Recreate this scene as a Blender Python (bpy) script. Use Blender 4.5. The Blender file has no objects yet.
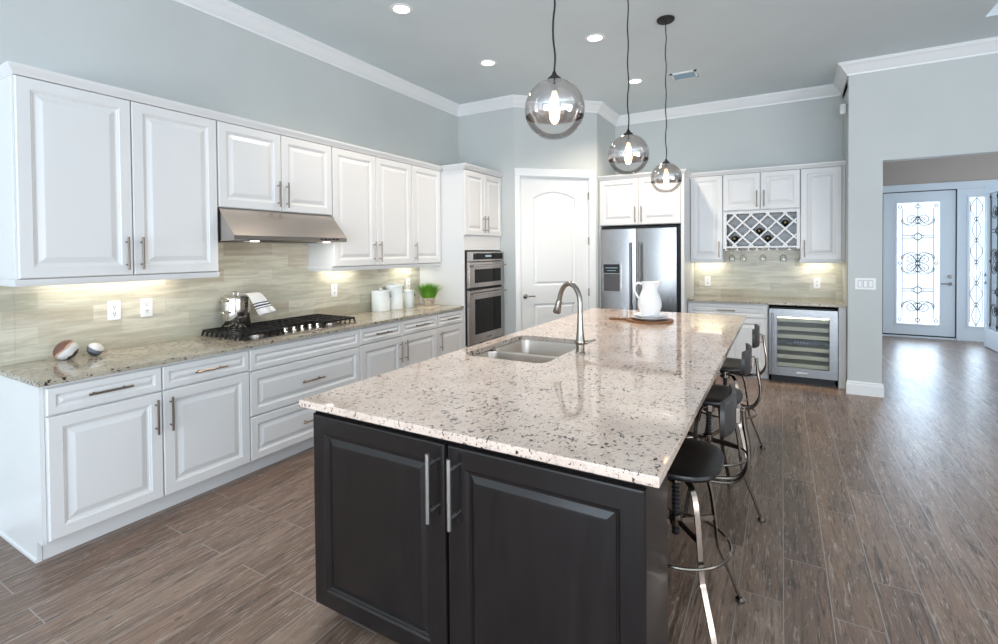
import bpy, bmesh, math, random
from mathutils import Vector, Matrix
random.seed(7)
PI = math.pi
S = bpy.context.scene
COL = S.collection

# ------------------------------------------------------------------ camera
def setup_camera():
    f, yaw, pitch, roll, ppx, ppy = 490.25, .5234, .0159, -.0086, 499.04, 259.46
    fw = Vector((-math.sin(yaw)*math.cos(pitch), math.cos(yaw)*math.cos(pitch), -math.sin(pitch)))
    r = Vector((math.cos(yaw), math.sin(yaw), 0)); u = r.cross(fw)
    r2 = r*math.cos(roll)+u*math.sin(roll); u2 = -r*math.sin(roll)+u*math.cos(roll)
    cd = bpy.data.cameras.new('camera'); cam = bpy.data.objects.new('camera', cd); COL.objects.link(cam)
    M = Matrix((r2, u2, -fw)).transposed().to_4x4(); M.translation = (3.7766, 0, 1.5387)
    cam.matrix_world = M
    cd.sensor_fit = 'HORIZONTAL'; cd.sensor_width = 36; cd.lens = f/998*36
    cd.shift_x = (499-ppx)/998; cd.shift_y = (ppy-322)/998
    cd.clip_start = .05; cd.clip_end = 200
    S.camera = cam
setup_camera()

# ------------------------------------------------------------------ world, daylight, added fill, exposure
W = bpy.data.worlds.new('world'); S.world = W; W.use_nodes = True
bg = W.node_tree.nodes['Background']
bg.inputs[0].default_value = (.80, .90, 1.0, 1); bg.inputs[1].default_value = 1.7
S.view_settings.view_transform = 'Standard'; S.view_settings.look = 'None'
S.view_settings.gamma = 1.0; S.view_settings.use_curve_mapping = False
S.view_settings.exposure = 0.02
try:
    S.cycles.use_denoising = True
    S.cycles.max_bounces = 10; S.cycles.diffuse_bounces = 5; S.cycles.glossy_bounces = 5; S.cycles.transparent_max_bounces = 16
    S.cycles.sample_clamp_indirect = 6.0
    S.cycles.caustics_reflective = False; S.cycles.caustics_refractive = False
except Exception:
    pass

def area(name, loc, direction, sx, sy, power, color, parent=None, spread=PI):
    d = bpy.data.lights.new(name, 'AREA'); d.shape = 'RECTANGLE'; d.size = sx; d.size_y = sy
    d.energy = power; d.color = color; d.spread = spread
    o = bpy.data.objects.new(name, d); COL.objects.link(o)
    z = -Vector(direction).normalized()
    up = Vector((0, 0, 1)) if abs(z.z) < .9 else Vector((0, 1, 0))
    x = up.cross(z).normalized(); y = z.cross(x)
    M = Matrix((x, y, z)).transposed().to_4x4(); M.translation = loc
    o.matrix_world = M
    return o
COOL = (.80, .91, 1.0); NEUT = (.97, .98, 1.0); WARM = (1.0, .86, .68)
area('rear_window_daylight', (4.3, -4.9, 1.75), (0, 1, .10), 7.0, 2.2, 165, (.71, .86, 1.0))
area('rear_ceiling_fill', (4.3, -4.85, .55), (0, 1, 1.5), 7.0, 1.0, 345, (.80, .90, 1.0))  # added fill aimed upward from the rear opening to brighten the ceiling
area('side_window_daylight', (8.85, -.6, 1.9), (-1, 0, .05), 5.4, 1.9, 30, (1.0, .96, .92))
area('side_ceiling_fill', (8.8, -.6, .75), (-1, 0, 1.8), 5.4, .8, 205, (.95, .96, 1.0))  # second added upward fill for the ceiling, from the right side
area('hall_fill_light', (4.42, 8.6, 1.5), (1, 0, 0), 1.9, 1.9, 30, (.74, .88, 1.0))  # added fill that brightens the front door from the hidden hall side
area('study_fill_light', (8.95, 9.55, 1.5), (-1, 0, 0), 2.2, 2.1, 45, (.78, .90, 1.0))  # added fill behind the open door leaf, to make its glass pale
area('entry_daylight', (5.95, 11.2, 1.3), (0, -1, 0), 1.9, 2.3, 110, (.70, .84, 1.0))

# ------------------------------------------------------------------ helpers
def lin(c):
    return tuple(((v/255)/12.92 if v/255 <= .04045 else ((v/255+.055)/1.055)**2.4) for v in c)

MW = {}
class MB:
    """collects shapes into one mesh"""
    def __init__(self, M=None):
        self.bm = bmesh.new(); self.M = M or Matrix(); self.mi = 0
    def v(self, p): return self.bm.verts.new(self.M @ Vector(p))
    def f(self, vs):
        try:
            fc = self.bm.faces.new(vs); fc.material_index = self.mi; return fc
        except ValueError:
            return None
    def box(self, x0, x1, y0, y1, z0, z1, b=0):
        c = [(x0,y0,z0),(x1,y0,z0),(x1,y1,z0),(x0,y1,z0),(x0,y0,z1),(x1,y0,z1),(x1,y1,z1),(x0,y1,z1)]
        vs = [self.v(p) for p in c]
        fs = [self.f([vs[i] for i in q]) for q in ((0,3,2,1),(4,5,6,7),(0,1,5,4),(1,2,6,5),(2,3,7,6),(3,0,4,7))]
        if b > 0:
            es = list({e for q in fs for e in q.edges})
            bmesh.ops.bevel(self.bm, geom=es, offset=b, segments=2, profile=.6, affect='EDGES')
        return self
    def loft(self, loops, cap0=True, cap1=True, closed=True):
        R = [[self.v(p) for p in L] for L in loops]
        n = len(R[0])
        for a, b in zip(R[:-1], R[1:]):
            for i in range(n if closed else n-1):
                j = (i+1) % n
                self.f([a[i], a[j], b[j], b[i]])
        if cap0: self.f(list(reversed(R[0])))
        if cap1: self.f(R[-1])
        return self
    def lathe(self, prof, c=(0,0,0), n=24, cap0=True, cap1=True):
        return self.loft([[(c[0]+r*math.cos(2*PI*k/n), c[1]+r*math.sin(2*PI*k/n), c[2]+z) for k in range(n)] for r, z in prof], cap0, cap1)
    def tube(self, pts, r, n=8, closed=False, rr=None, cap=True):
        pts = [Vector(p) for p in pts]; m = len(pts)
        T = []
        for i in range(m):
            a = pts[(i-1) % m] if (closed or i > 0) else pts[i]
            b = pts[(i+1) % m] if (closed or i < m-1) else pts[i]
            t = b-a
            T.append(t.normalized() if t.length > 1e-9 else Vector((0,0,1)))
        u = T[0].orthogonal().normalized(); loops = []
        for i in range(m):
            u = (u - T[i]*u.dot(T[i])).normalized(); w = T[i].cross(u)
            ri = rr[i] if rr else r
            loops.append([pts[i]+(u*math.cos(2*PI*k/n)+w*math.sin(2*PI*k/n))*ri for k in range(n)])
        if closed: return self.loft(loops+[loops[0]], False, False)
        return self.loft(loops, cap, cap)
    def strap(self, pts, side, w, t):
        """flat bar along pts; side = the direction of its width"""
        pts = [Vector(p) for p in pts]; side = Vector(side).normalized(); loops = []
        for i in range(len(pts)):
            d = (pts[min(i+1, len(pts)-1)]-pts[max(i-1, 0)]).normalized()
            nn = d.cross(side).normalized()
            loops.append([pts[i]+side*a*w/2+nn*b*t/2 for a, b in ((-1,-1),(1,-1),(1,1),(-1,1))])
        return self.loft(loops)
    def sweep(self, path, prof, z0, closed=False):
        """profile (out, up) along a plan path, out = right of the direction, mitred"""
        P = [Vector((p[0], p[1])) for p in path]; m = len(P); N = []
        segs = [(P[(i+1) % m]-P[i]).normalized() for i in range(m if closed else m-1)]
        nor = [Vector((d.y, -d.x)) for d in segs]
        for i in range(m):
            if closed: a, b = nor[i-1], nor[i]
            else: a, b = nor[max(i-1, 0)], nor[min(i, len(nor)-1)]
            N.append((a+b)/(1+a.dot(b)))
        loops = [[(P[i].x+N[i].x*o, P[i].y+N[i].y*o, z0+z) for o, z in prof] for i in range(m)]
        if closed: return self.loft(loops+[loops[0]], False, False)
        return self.loft(loops)
    def ring(self, w, h, prof, x0=0, z0=0, d0=0, cap=True):
        """nested rectangles in the door frame: prof = (inset, height towards -Y)"""
        return self.loft([[(x0+i, -d-d0, z0+i), (x0+w-i, -d-d0, z0+i), (x0+w-i, -d-d0, z0+h-i), (x0+i, -d-d0, z0+h-i)] for i, d in prof], False, cap)
    def fill(self, loops):
        es = []
        for L in loops:
            vs = [self.v(p) for p in L]
            for i in range(len(vs)): es.append(self.bm.edges.new((vs[i], vs[(i+1) % len(vs)])))
        r = bmesh.ops.triangle_fill(self.bm, use_beauty=True, use_dissolve=False, edges=es)
        for g in r['geom']:
            if isinstance(g, bmesh.types.BMFace): g.material_index = self.mi
        return self
    def mesh(self, name, mats, smooth, inv, weld=True, ang=35):
        bm = self.bm
        if weld: bmesh.ops.remove_doubles(bm, verts=bm.verts, dist=2e-5)
        bmesh.ops.recalc_face_normals(bm, faces=bm.faces)
        if inv is not None: bm.transform(inv)
        if smooth:
            for e in bm.edges:
                if len(e.link_faces) == 2 and e.calc_face_angle(0) > math.radians(ang): e.smooth = False
            for q in bm.faces: q.smooth = True
        me = bpy.data.meshes.new(name); bm.to_mesh(me); bm.free()
        for m in (mats if isinstance(mats, (list, tuple)) else [mats]): me.materials.append(m)
        return me

def props(o, label, cat, group=None, kind=None):
    if label: o['label'] = label
    if cat: o['category'] = cat
    if group: o['group'] = group
    if kind: o['kind'] = kind

def thing(name, label, cat, loc=(0,0,0), rz=0, group=None, kind=None):
    o = bpy.data.objects.new(name, None); COL.objects.link(o)
    o.location = loc; o.rotation_euler = (0, 0, rz); o.empty_display_size = .05
    MW[o.name] = Matrix.Translation(loc) @ Matrix.Rotation(rz, 4, 'Z')
    props(o, label, cat, group, kind)
    return o

def part(parent, name, mb, mat, smooth=True, label=None, weld=True, kind=None, ang=35):
    inv = MW[parent.name].inverted()
    o = bpy.data.objects.new(name, mb.mesh(name, mat, smooth, inv, weld, ang)); COL.objects.link(o)
    o.parent = parent; MW[o.name] = MW[parent.name]
    if label: o['label'] = label
    if kind: o['kind'] = kind
    return o

def single(name, label, cat, mb, mat, loc=(0,0,0), group=None, kind=None, smooth=True, weld=True, ang=35):
    M = Matrix.Translation(loc)
    o = bpy.data.objects.new(name, mb.mesh(name, mat, smooth, M.inverted(), weld, ang)); COL.objects.link(o)
    o.location = loc; MW[o.name] = M
    props(o, label, cat, group, kind)
    return o

def copy_tree(o, parent=None):
    c = o.copy(); COL.objects.link(c)
    if parent is not None: c.parent = parent
    for ch in list(o.children): copy_tree(ch, c)
    return c

def T(x, y, z, rz=0): return Matrix.Translation((x, y, z)) @ Matrix.Rotation(rz, 4, 'Z')
def rrect(x0, x1, y0, y1, r, n=5):
    out = []
    for cx, cy, a0 in ((x1-r, y1-r, 0), (x0+r, y1-r, PI/2), (x0+r, y0+r, PI), (x1-r, y0+r, 1.5*PI)):
        for k in range(n+1):
            a = a0+PI/2*k/n; out.append((cx+r*math.cos(a), cy+r*math.sin(a)))
    return out
def circ(r, n=24, cx=0, cy=0): return [(cx+r*math.cos(2*PI*k/n), cy+r*math.sin(2*PI*k/n)) for k in range(n)]
def bez(p, n=12):
    """smooth curve through points"""
    p = [Vector(q) for q in p]; out = []
    for i in range(len(p)-1):
        a, b, c, d = p[max(i-1,0)], p[i], p[i+1], p[min(i+2,len(p)-1)]
        for k in range(n):
            t = k/n
            out.append(.5*((2*b)+(c-a)*t+(2*a-5*b+4*c-d)*t*t+(3*b-a-3*c+d)*t**3))
    out.append(p[-1]); return out

# ------------------------------------------------------------------ materials
def mat(name, color=None, rough=.5, metal=0.0, spec=.5, **kw):
    m = bpy.data.materials.new(name); m.use_nodes = True
    b = m.node_tree.nodes['Principled BSDF']
    if color is not None: b.inputs['Base Color'].default_value = (*lin(color), 1)
    b.inputs['Roughness'].default_value = rough; b.inputs['Metallic'].default_value = metal
    b.inputs['Specular IOR Level'].default_value = spec
    for k, v in kw.items():
        b.inputs[k.replace('_', ' ')].default_value = v
    return m
class NT:
    def __init__(self, m): self.t = m.node_tree; self.b = self.t.nodes['Principled BSDF']
    def n(self, typ, ins=None, **at):
        nd = self.t.nodes.new(typ)
        for k, v in at.items(): setattr(nd, k, v)
        for k, v in (ins or {}).items():
            if hasattr(v, 'is_output'): self.t.links.new(v, nd.inputs[k])
            else: nd.inputs[k].default_value = v
        return nd
    def link(self, a, b): self.t.links.new(a, b)
    def coord(self): return self.n('ShaderNodeTexCoord').outputs['Object']
    def geo(self): return self.n('ShaderNodeNewGeometry').outputs['Position']
    def mapping(self, vec, scale=(1,1,1), loc=(0,0,0)): return self.n('ShaderNodeMapping', {'Vector': vec, 'Scale': scale, 'Location': loc}).outputs[0]
    def noise(self, vec, scale, detail=2, rough=.5, dist=0.0): return self.n('ShaderNodeTexNoise', {'Vector': vec, 'Scale': scale, 'Detail': detail, 'Roughness': rough, 'Distortion': dist})
    def ramp(self, fac, stops):
        r = self.n('ShaderNodeValToRGB', {'Fac': fac}); e = r.color_ramp.elements
        while len(e) < len(stops): e.new(.5)
        for q, (p, c) in zip(e, stops):
            q.position = p; q.color = (*c, 1) if len(c) == 3 else c
        return r.outputs[0]
    def mix(self, fac, a, b, mode='MIX'):
        nd = self.n('ShaderNodeMix', data_type='RGBA', blend_type=mode)
        for i, v in ((0, fac), (6, a), (7, b)):
            if hasattr(v, 'is_output'): self.t.links.new(v, nd.inputs[i])
            else: nd.inputs[i].default_value = v if i == 0 else (*v, 1) if len(v) == 3 else v
        return nd.outputs[2]
    def bump(self, h, strength=.2, dist=.01):
        self.link(self.n('ShaderNodeBump', {'Height': h, 'Strength': strength, 'Distance': dist}).outputs[0], self.b.inputs['Normal'])

def m_paint(name, c, rough=.6, var=.03, bump=.08, bs=120):
    m = mat(name, c, rough); t = NT(m); p = t.geo()
    l = lin(c); n = t.noise(p, 1.3, 2)
    t.link(t.ramp(n.outputs[0], [(.3, tuple(v*(1-var) for v in l)), (.7, tuple(v*(1+var) for v in l))]), t.b.inputs['Base Color'])
    if bump: t.bump(t.noise(p, bs, 3).outputs[0], bump, .004)
    return m

M_WALL = m_paint('wall_paint', (197, 201, 200), .6)
M_WALLB = m_paint('entry_wall_paint', (172, 160, 152), .6)
M_CEIL = m_paint('ceiling_paint', (210, 220, 224), .7, .03, .35, 60)
M_TRIM = m_paint('white_trim_paint', (232, 234, 235), .35, .01, 0)
M_CAB = m_paint('white_cabinet_paint', (222, 222, 222), .32, .01, 0)
M_DOORW = m_paint('white_door_paint', (226, 228, 228), .35, .01, 0)
M_EDOOR = m_paint('pale_blue_door_paint', (212, 220, 228), .4, .01, 0)

def m_espresso():
    m = mat('espresso_wood', rough=.22, spec=.5); t = NT(m); p = t.geo()
    n = t.noise(t.mapping(p, (14, 14, 1.2)), 3, 5, .6, .4)
    t.link(t.ramp(n.outputs[0], [(.3, lin((20, 17, 17))), (.75, lin((34, 29, 29)))]), t.b.inputs['Base Color'])
    t.bump(n.outputs[0], .03, .002)
    return m
M_ESP = m_espresso()
def m_metal(name, c, rough, axis=None):
    m = mat(name, c, rough, 1.0); t = NT(m)
    if axis is not None:
        sc = [300, 300, 300]; sc[axis] = 2.0
        n = t.noise(t.mapping(t.geo(), tuple(sc)), 6, 3)
        t.link(t.n('ShaderNodeMapRange', {0: n.outputs[0], 1: .3, 2: .7, 3: rough*.92, 4: rough*1.1}).outputs[0], t.b.inputs['Roughness'])
        l = lin(c); t.link(t.ramp(n.outputs[0], [(.3, tuple(v*.985 for v in l)), (.7, tuple(min(1, v*1.015) for v in l))]), t.b.inputs['Base Color'])
    return m
M_STEEL = m_metal('brushed_steel_horizontal', (188, 180, 174), .24)
M_STEELX = m_metal('brushed_steel_wide', (134, 134, 135), .27, 0)
M_STEELV = m_metal('brushed_steel_upright', (172, 171, 172), .27, 2)
M_PULL = m_metal('bronze_tinted_nickel', (132, 120, 110), .28)
M_HAND = m_metal('dark_steel_bar', (112, 108, 106), .3)
M_NICKEL = m_metal('brushed_nickel', (156, 150, 142), .27)
M_CHROME = m_metal('polished_chrome', (205, 200, 194), .12)
M_LEG = m_metal('smoky_nickel_plate', (150, 140, 131), .2)
M_SINK = m_metal('sink_steel', (196, 187, 178), .3, 0)
M_BLACKM = mat('black_cast_iron', (20, 20, 22), .5)
M_BLACK = mat('black_plastic', (14, 14, 16), .35)
M_DARKGL = mat('black_oven_glass', (14, 10, 10), .08, spec=.2)
M_CORD = mat('black_cord', (18, 18, 20), .6)
M_SEAT = mat('black_seat_wood', (24, 22, 22), .35)
M_BACKR = mat('charcoal_backrest', (50, 47, 46), .4)
M_CER = mat('white_ceramic', (238, 240, 242), .18)
M_CERR = mat('white_enamel', (232, 236, 236), .3)
M_OUT = mat('white_outlet_plastic', (240, 240, 240), .35)
M_SLOT = mat('outlet_slot_dark', (70, 70, 72), .5)
M_GASK = mat('dark_gap', (26, 28, 30), .6)

def m_granite(name, c1, c2, mid, dark, thr=.60):
    m = mat(name, rough=.055, spec=.75); t = NT(m); p = t.geo()
    base = t.mix(t.ramp(t.noise(p, 5, 3).outputs[0], [(.35, (0,0,0)), (.65, (1,1,1))]), lin(c1), lin(c2))
    n1 = t.noise(p, 34, 5, .65, .6)
    base = t.mix(t.ramp(n1.outputs[0], [(.52, (0,0,0)), (.64, (.6,.6,.6))]), base, lin(mid))
    n2 = t.noise(t.mapping(p, (1.25, .8, 1), (3.1, 7.7, 1.2)), 60, 3, .55, .4)
    clump = t.noise(t.mapping(p, (1, 1, 1), (9, 2, 5)), 7, 2)
    f = t.n('ShaderNodeMath', {0: n2.outputs[0], 1: t.n('ShaderNodeMath', {0: clump.outputs[0], 1: .22}, operation='MULTIPLY').outputs[0]}, operation='ADD').outputs[0]
    base = t.mix(t.ramp(f, [(thr+.105, (0,0,0)), (thr+.15, (1,1,1))]), base, lin(dark))
    n3 = t.noise(t.mapping(p, (1, 1, 1), (1.7, 4.1, 6.6)), 95, 2, .5)
    base = t.mix(t.ramp(n3.outputs[0], [(.62, (0,0,0)), (.70, (.75,.75,.75))]), base, lin((104, 92, 84)))
    t.link(base, t.b.inputs['Base Color'])
    return m
M_GRAN = m_granite('cream_granite_island', (228, 208, 194), (217, 195, 180), (192, 170, 158), (70, 55, 50), .60)
M_GRANL = m_granite('beige_granite_counter', (190, 181, 164), (172, 163, 147), (140, 135, 126), (52, 49, 47), .59)

def m_tile(name, axis):
    m = mat(name, rough=.32); t = NT(m)
    s = t.n('ShaderNodeSeparateXYZ', {0: t.geo()})
    c = t.n('ShaderNodeCombineXYZ', {0: s.outputs[axis], 1: s.outputs[2], 2: 0.0}).outputs[0]
    br = t.n('ShaderNodeTexBrick', {'Vector': t.mapping(c, (1,1,1), (.13, .077, 0)), 'Color1': (0,0,0,1), 'Color2': (1,1,1,1), 'Mortar': (.5,.5,.5,1), 'Scale': 1.0, 'Mortar Size': .0012, 'Bias': 0.0, 'Brick Width': .42, 'Row Height': .1}, offset=.37, offset_frequency=2)
    tone = t.ramp(br.outputs['Color'], [(0, lin((172, 170, 150))), (.35, lin((206, 203, 185))), (.65, lin((218, 212, 194))), (1, lin((178, 168, 148)))])
    st = t.noise(t.mapping(c, (1.2, 11, 1)), 2.2, 6, .66, .9)
    tone = t.mix(t.ramp(st.outputs[0], [(.36, (.6,.6,.6)), (.6, (0,0,0))]), tone, lin((160, 153, 136)))
    st2 = t.noise(t.mapping(c, (1.3, 11, 1), (5, 3, 0)), 2.0, 4, .6, .5)
    tone = t.mix(t.ramp(st2.outputs[0], [(.5, (0,0,0)), (.72, (.6,.6,.6))]), tone, lin((220, 216, 202)))
    tone = t.mix(br.outputs['Fac'], tone, lin((186, 184, 172)))
    t.link(tone, t.b.inputs['Base Color'])
    return m
M_TILEY = m_tile('striated_stone_tile_y', 1)
M_TILEX = m_tile('striated_stone_tile_x', 0)

def m_floor():
    m = mat('wood_look_plank_tile', rough=.36, spec=.75); t = NT(m)
    s = t.n('ShaderNodeSeparateXYZ', {0: t.geo()})
    c = t.n('ShaderNodeCombineXYZ', {0: s.outputs[1], 1: s.outputs[0], 2: 0.0}).outputs[0]
    br = t.n('ShaderNodeTexBrick', {'Vector': t.mapping(c, (1,1,1), (.2, -.035, 0)), 'Color1': (0,0,0,1), 'Color2': (1,1,1,1), 'Mortar': (.5,.5,.5,1), 'Scale': 1.0, 'Mortar Size': .0022, 'Bias': 0.0, 'Brick Width': 1.0, 'Row Height': .1785, 'Mortar Smooth': .1}, offset=.36, offset_frequency=2)
    tone = t.ramp(br.outputs['Color'], [(0, lin((110, 85, 70))), (.3, lin((147, 119, 100))), (.6, lin((126, 99, 82))), (1, lin((162, 136, 118)))])
    sh = t.n('ShaderNodeVectorMath', {0: c, 1: t.n('ShaderNodeVectorMath', {0: br.outputs['Color'], 'Scale': 37.0}, operation='SCALE').outputs[0]}, operation='ADD').outputs[0]
    bl = t.noise(t.mapping(sh, (1.4, 5, 1), (2, 6, 0)), 2.0, 4, .6, .8)
    tone = t.mix(t.ramp(bl.outputs[0], [(.35, (.55,.55,.55)), (.65, (0,0,0))]), tone, lin((98, 80, 69)))
    g = t.noise(t.mapping(sh, (1.1, 13, 1)), 3.2, 9, .74, 1.1)
    tone = t.mix(t.ramp(g.outputs[0], [(.37, (.9,.9,.9)), (.50, (0,0,0))]), tone, lin((60, 48, 42)))
    g2 = t.noise(t.mapping(sh, (2.2, 22, 1), (4, 9, 0)), 3.0, 8, .72, 1.5)
    tone = t.mix(t.ramp(g2.outputs[0], [(.54, (0,0,0)), (.66, (.8,.8,.8))]), tone, lin((194, 176, 163)))
    tone = t.mix(br.outputs['Fac'], tone, lin((158, 149, 142)))
    t.link(tone, t.b.inputs['Base Color'])
    t.link(t.n('ShaderNodeMapRange', {0: g.outputs[0], 1: .3, 2: .7, 3: .38, 4: .29}).outputs[0], t.b.inputs['Roughness'])
    h = t.n('ShaderNodeMath', {0: g.outputs[0], 1: br.outputs['Fac']}, operation='SUBTRACT').outputs[0]
    t.bump(h, .12, .004)
    return m
M_FLOOR = m_floor()

def m_thin_glass(name, tint=(1,1,1), refl=.08, rough=.02):
    m = bpy.data.materials.new(name); m.use_nodes = True; nt = m.node_tree; nt.nodes.clear()
    o = nt.nodes.new('ShaderNodeOutputMaterial'); mx = nt.nodes.new('ShaderNodeMixShader')
    a = nt.nodes.new('ShaderNodeBsdfTransparent'); g = nt.nodes.new('ShaderNodeBsdfGlossy')
    a.inputs[0].default_value = (*tint, 1); g.inputs['Roughness'].default_value = rough
    lw = nt.nodes.new('ShaderNodeLayerWeight'); lw.inputs[0].default_value = .25
    mr = nt.nodes.new('ShaderNodeMapRange'); mr.inputs[3].default_value = refl*.5; mr.inputs[4].default_value = min(1, refl*5)
    nt.links.new(lw.outputs['Fresnel'], mr.inputs[0]); nt.links.new(mr.outputs[0], mx.inputs[0])
    nt.links.new(a.outputs[0], mx.inputs[1]); nt.links.new(g.outputs[0], mx.inputs[2]); nt.links.new(mx.outputs[0], o.inputs[0])
    return m
M_GLASS = m_thin_glass('clear_glass', (.97, .98, .98))
M_PANE = m_thin_glass('entry_pane_glass', (.93, .96, .98), .06)
M_COOLGL = m_thin_glass('cooler_door_glass', (.90, .92, .92), .06)
def m_smoke_globe():
    m = bpy.data.materials.new('mirrored_ombre_glass'); m.use_nodes = True; nt = m.node_tree; nt.nodes.clear()
    N = nt.nodes.new; L = nt.links.new
    o = N('ShaderNodeOutputMaterial'); mx = N('ShaderNodeMixShader'); a = N('ShaderNodeBsdfTransparent'); g = N('ShaderNodeBsdfGlossy')
    g.inputs['Roughness'].default_value = .015; g.inputs['Color'].default_value = (.80, .76, .74, 1)
    tc = N('ShaderNodeTexCoord'); sp = N('ShaderNodeSeparateXYZ'); L(tc.outputs['Generated'], sp.inputs[0])
    rp = N('ShaderNodeValToRGB'); e = rp.color_ramp.elements
    e[0].position = .34; e[0].color = (.03,.03,.03,1); e[1].position = .385; e[1].color = (.74,.74,.74,1)
    q = e.new(.95); q.color = (.64,.64,.64,1)
    L(sp.outputs[2], rp.inputs[0])
    rt = N('ShaderNodeValToRGB'); e = rt.color_ramp.elements
    e[0].position = .34; e[0].color = (.97,.96,.95,1); e[1].position = .385; e[1].color = (.50,.45,.43,1)
    L(sp.outputs[2], rt.inputs[0]); L(rt.outputs[0], a.inputs[0])
    lw = N('ShaderNodeLayerWeight'); lw.inputs[0].default_value = .2
    ad = N('ShaderNodeMath'); ad.operation = 'ADD'; ad.use_clamp = True
    ml = N('ShaderNodeMath'); ml.operation = 'MULTIPLY'; ml.inputs[1].default_value = .6; L(lw.outputs['Fresnel'], ml.inputs[0])
    L(rp.outputs[0], ad.inputs[0]); L(ml.outputs[0], ad.inputs[1]); L(ad.outputs[0], mx.inputs[0])
    L(a.outputs[0], mx.inputs[1]); L(g.outputs[0], mx.inputs[2]); L(mx.outputs[0], o.inputs[0])
    return m
M_GLOBE = m_smoke_globe()
def m_emit(name, c, s):
    m = bpy.data.materials.new(name); m.use_nodes = True; b = m.node_tree.nodes['Principled BSDF']
    b.inputs['Base Color'].default_value = (*c, 1); b.inputs['Emission Color'].default_value = (*c, 1); b.inputs['Emission Strength'].default_value = s
    return m
M_BULB = m_emit('glowing_bulb', (1, .66, .38), 11)
M_CAN = m_emit('downlight_lens', (1, .90, .78), 9)
M_STRIP = m_emit('light_strip', (1, .92, .76), 3)
M_DISP = m_emit('small_display', (.35, .5, .6), .08)
M_HOODL = m_emit('hood_lamp', (1, .93, .8), 6)
def m_wood(name, a, b, sc=(3, 30, 30)):
    m = mat(name, rough=.45); t = NT(m); n = t.noise(t.mapping(t.coord(), sc), 2, 4, .6, .6)
    t.link(t.ramp(n.outputs[0], [(.3, lin(a)), (.7, lin(b))]), t.b.inputs['Base Color']); return m
M_BOARD = m_wood('acacia_wood', (98, 62, 36), (152, 106, 66))
M_PALEW = m_wood('pale_beech', (196, 188, 160), (214, 206, 180))
M_PLATE = m_wood('pale_coaster_wood', (196, 180, 160), (220, 208, 192))
def m_grass():
    m = mat('wheatgrass', rough=.6); t = NT(m); s = t.n('ShaderNodeSeparateXYZ', {0: t.coord()})
    t.link(t.mix(t.noise(t.coord(), 90, 2).outputs[0], lin((60, 122, 20)), lin((128, 186, 56))), t.b.inputs['Base Color']); return m
M_GRASS = m_grass()
def m_pot():
    m = mat('weathered_clay_pot', rough=.8); t = NT(m); n = t.noise(t.coord(), 40, 5, .7)
    t.link(t.ramp(n.outputs[0], [(.35, lin((150, 130, 110))), (.65, lin((206, 194, 178)))]), t.b.inputs['Base Color']); return m
M_POT = m_pot()
def m_towel():
    m = mat('striped_cotton', rough=.9); t = NT(m); u = t.n('ShaderNodeTexCoord').outputs['UV']
    s = t.n('ShaderNodeSeparateXYZ', {0: u}).outputs[1]; wv = (240, 238, 236)
    W_, B_ = lin(wv), lin((58, 62, 84))
    st = []
    for p, c in ((0, W_), (.60, W_), (.605, B_), (.635, B_), (.64, W_), (.67, W_), (.675, B_), (.715, B_), (.72, W_), (.75, W_), (.755, B_), (.775, B_), (.78, W_)): st.append((p, c))
    t.link(t.ramp(s, st), t.b.inputs['Base Color']); return m
M_TOWEL = m_towel()
def m_ball(name, stops, axis):
    m = mat(name, rough=.55); t = NT(m); g = t.n('ShaderNodeVectorMath', {0: t.coord(), 1: axis}, operation='DOT_PRODUCT').outputs['Value']
    w = t.n('ShaderNodeMath', {0: g, 1: t.n('ShaderNodeMath', {0: t.noise(t.coord(), 30, 3).outputs[0], 1: .02}, operation='MULTIPLY').outputs[0]}, operation='ADD').outputs[0]
    f = t.n('ShaderNodeMapRange', {0: w, 1: -.07, 2: .09}).outputs[0]
    r = t.ramp(f, [(p, lin(c)) for p, c in stops]); r.node.color_ramp.interpolation = 'CONSTANT'
    t.link(r, t.b.inputs['Base Color']); t.bump(t.noise(t.coord(), 60, 4).outputs[0], .5, .006); return m

# ------------------------------------------------------------------ the setting
H = 3.48
ST = dict(kind='structure')
def struct(name, label, mb, m, cat, smooth=False): return single(name, label, cat, mb, m, kind='structure', smooth=smooth)

struct('floor', 'grey brown wood-look plank tile floor', MB().box(-.1, 9.1, -5.1, 11.0, -.1, 0), M_FLOOR, 'floor')
def ceiling():
    mb = MB(); x0, x1, y0, y1 = 5.257, 8.5, -3.0, 5.66
    mb.box(-.1, x0, -5.1, 7.2, H, H+.1); mb.box(x1, 9.1, -5.1, 7.2, H, H+.1)
    mb.box(x0, x1, -5.1, y0, H, H+.1); mb.box(x0, x1, y1, 7.2, H, H+.1)
    mb.box(x0-.1, x0, y0-.1, y1+.1, H+.1, H+.4); mb.box(x1, x1+.1, y0-.1, y1+.1, H+.1, H+.4)
    mb.box(x0, x1, y0-.1, y0, H+.1, H+.4); mb.box(x0, x1, y1, y1+.1, H+.1, H+.4)
    mb.box(x0-.1, x1+.1, y0-.1, y1+.1, H+.4, H+.5)
    struct('ceiling', 'pale blue grey kitchen ceiling with a raised tray', mb, M_CEIL, 'ceiling')
    mb = MB().box(4.4, 9.1, 6.46, 11.0, 3.30, 3.40)
    struct('ceiling_entry', 'plain ceiling of the entry hall', mb, M_CEIL, 'ceiling')
ceiling()
XA, YA, XB, YB, YW = .85, 5.47, 1.66, 6.28, 7.10
struct('wall_left', 'long blue grey wall behind the white cabinets and cooktop', MB().box(-.1, 0, -5.1, 5.58, 0, H), M_WALL, 'wall')
struct('wall_corner', 'short wall above and beside the oven tower', MB().box(-.1, XA, YA, YA+.1, 0, H), M_WALL, 'wall')
d45 = math.sqrt(.5)
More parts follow.
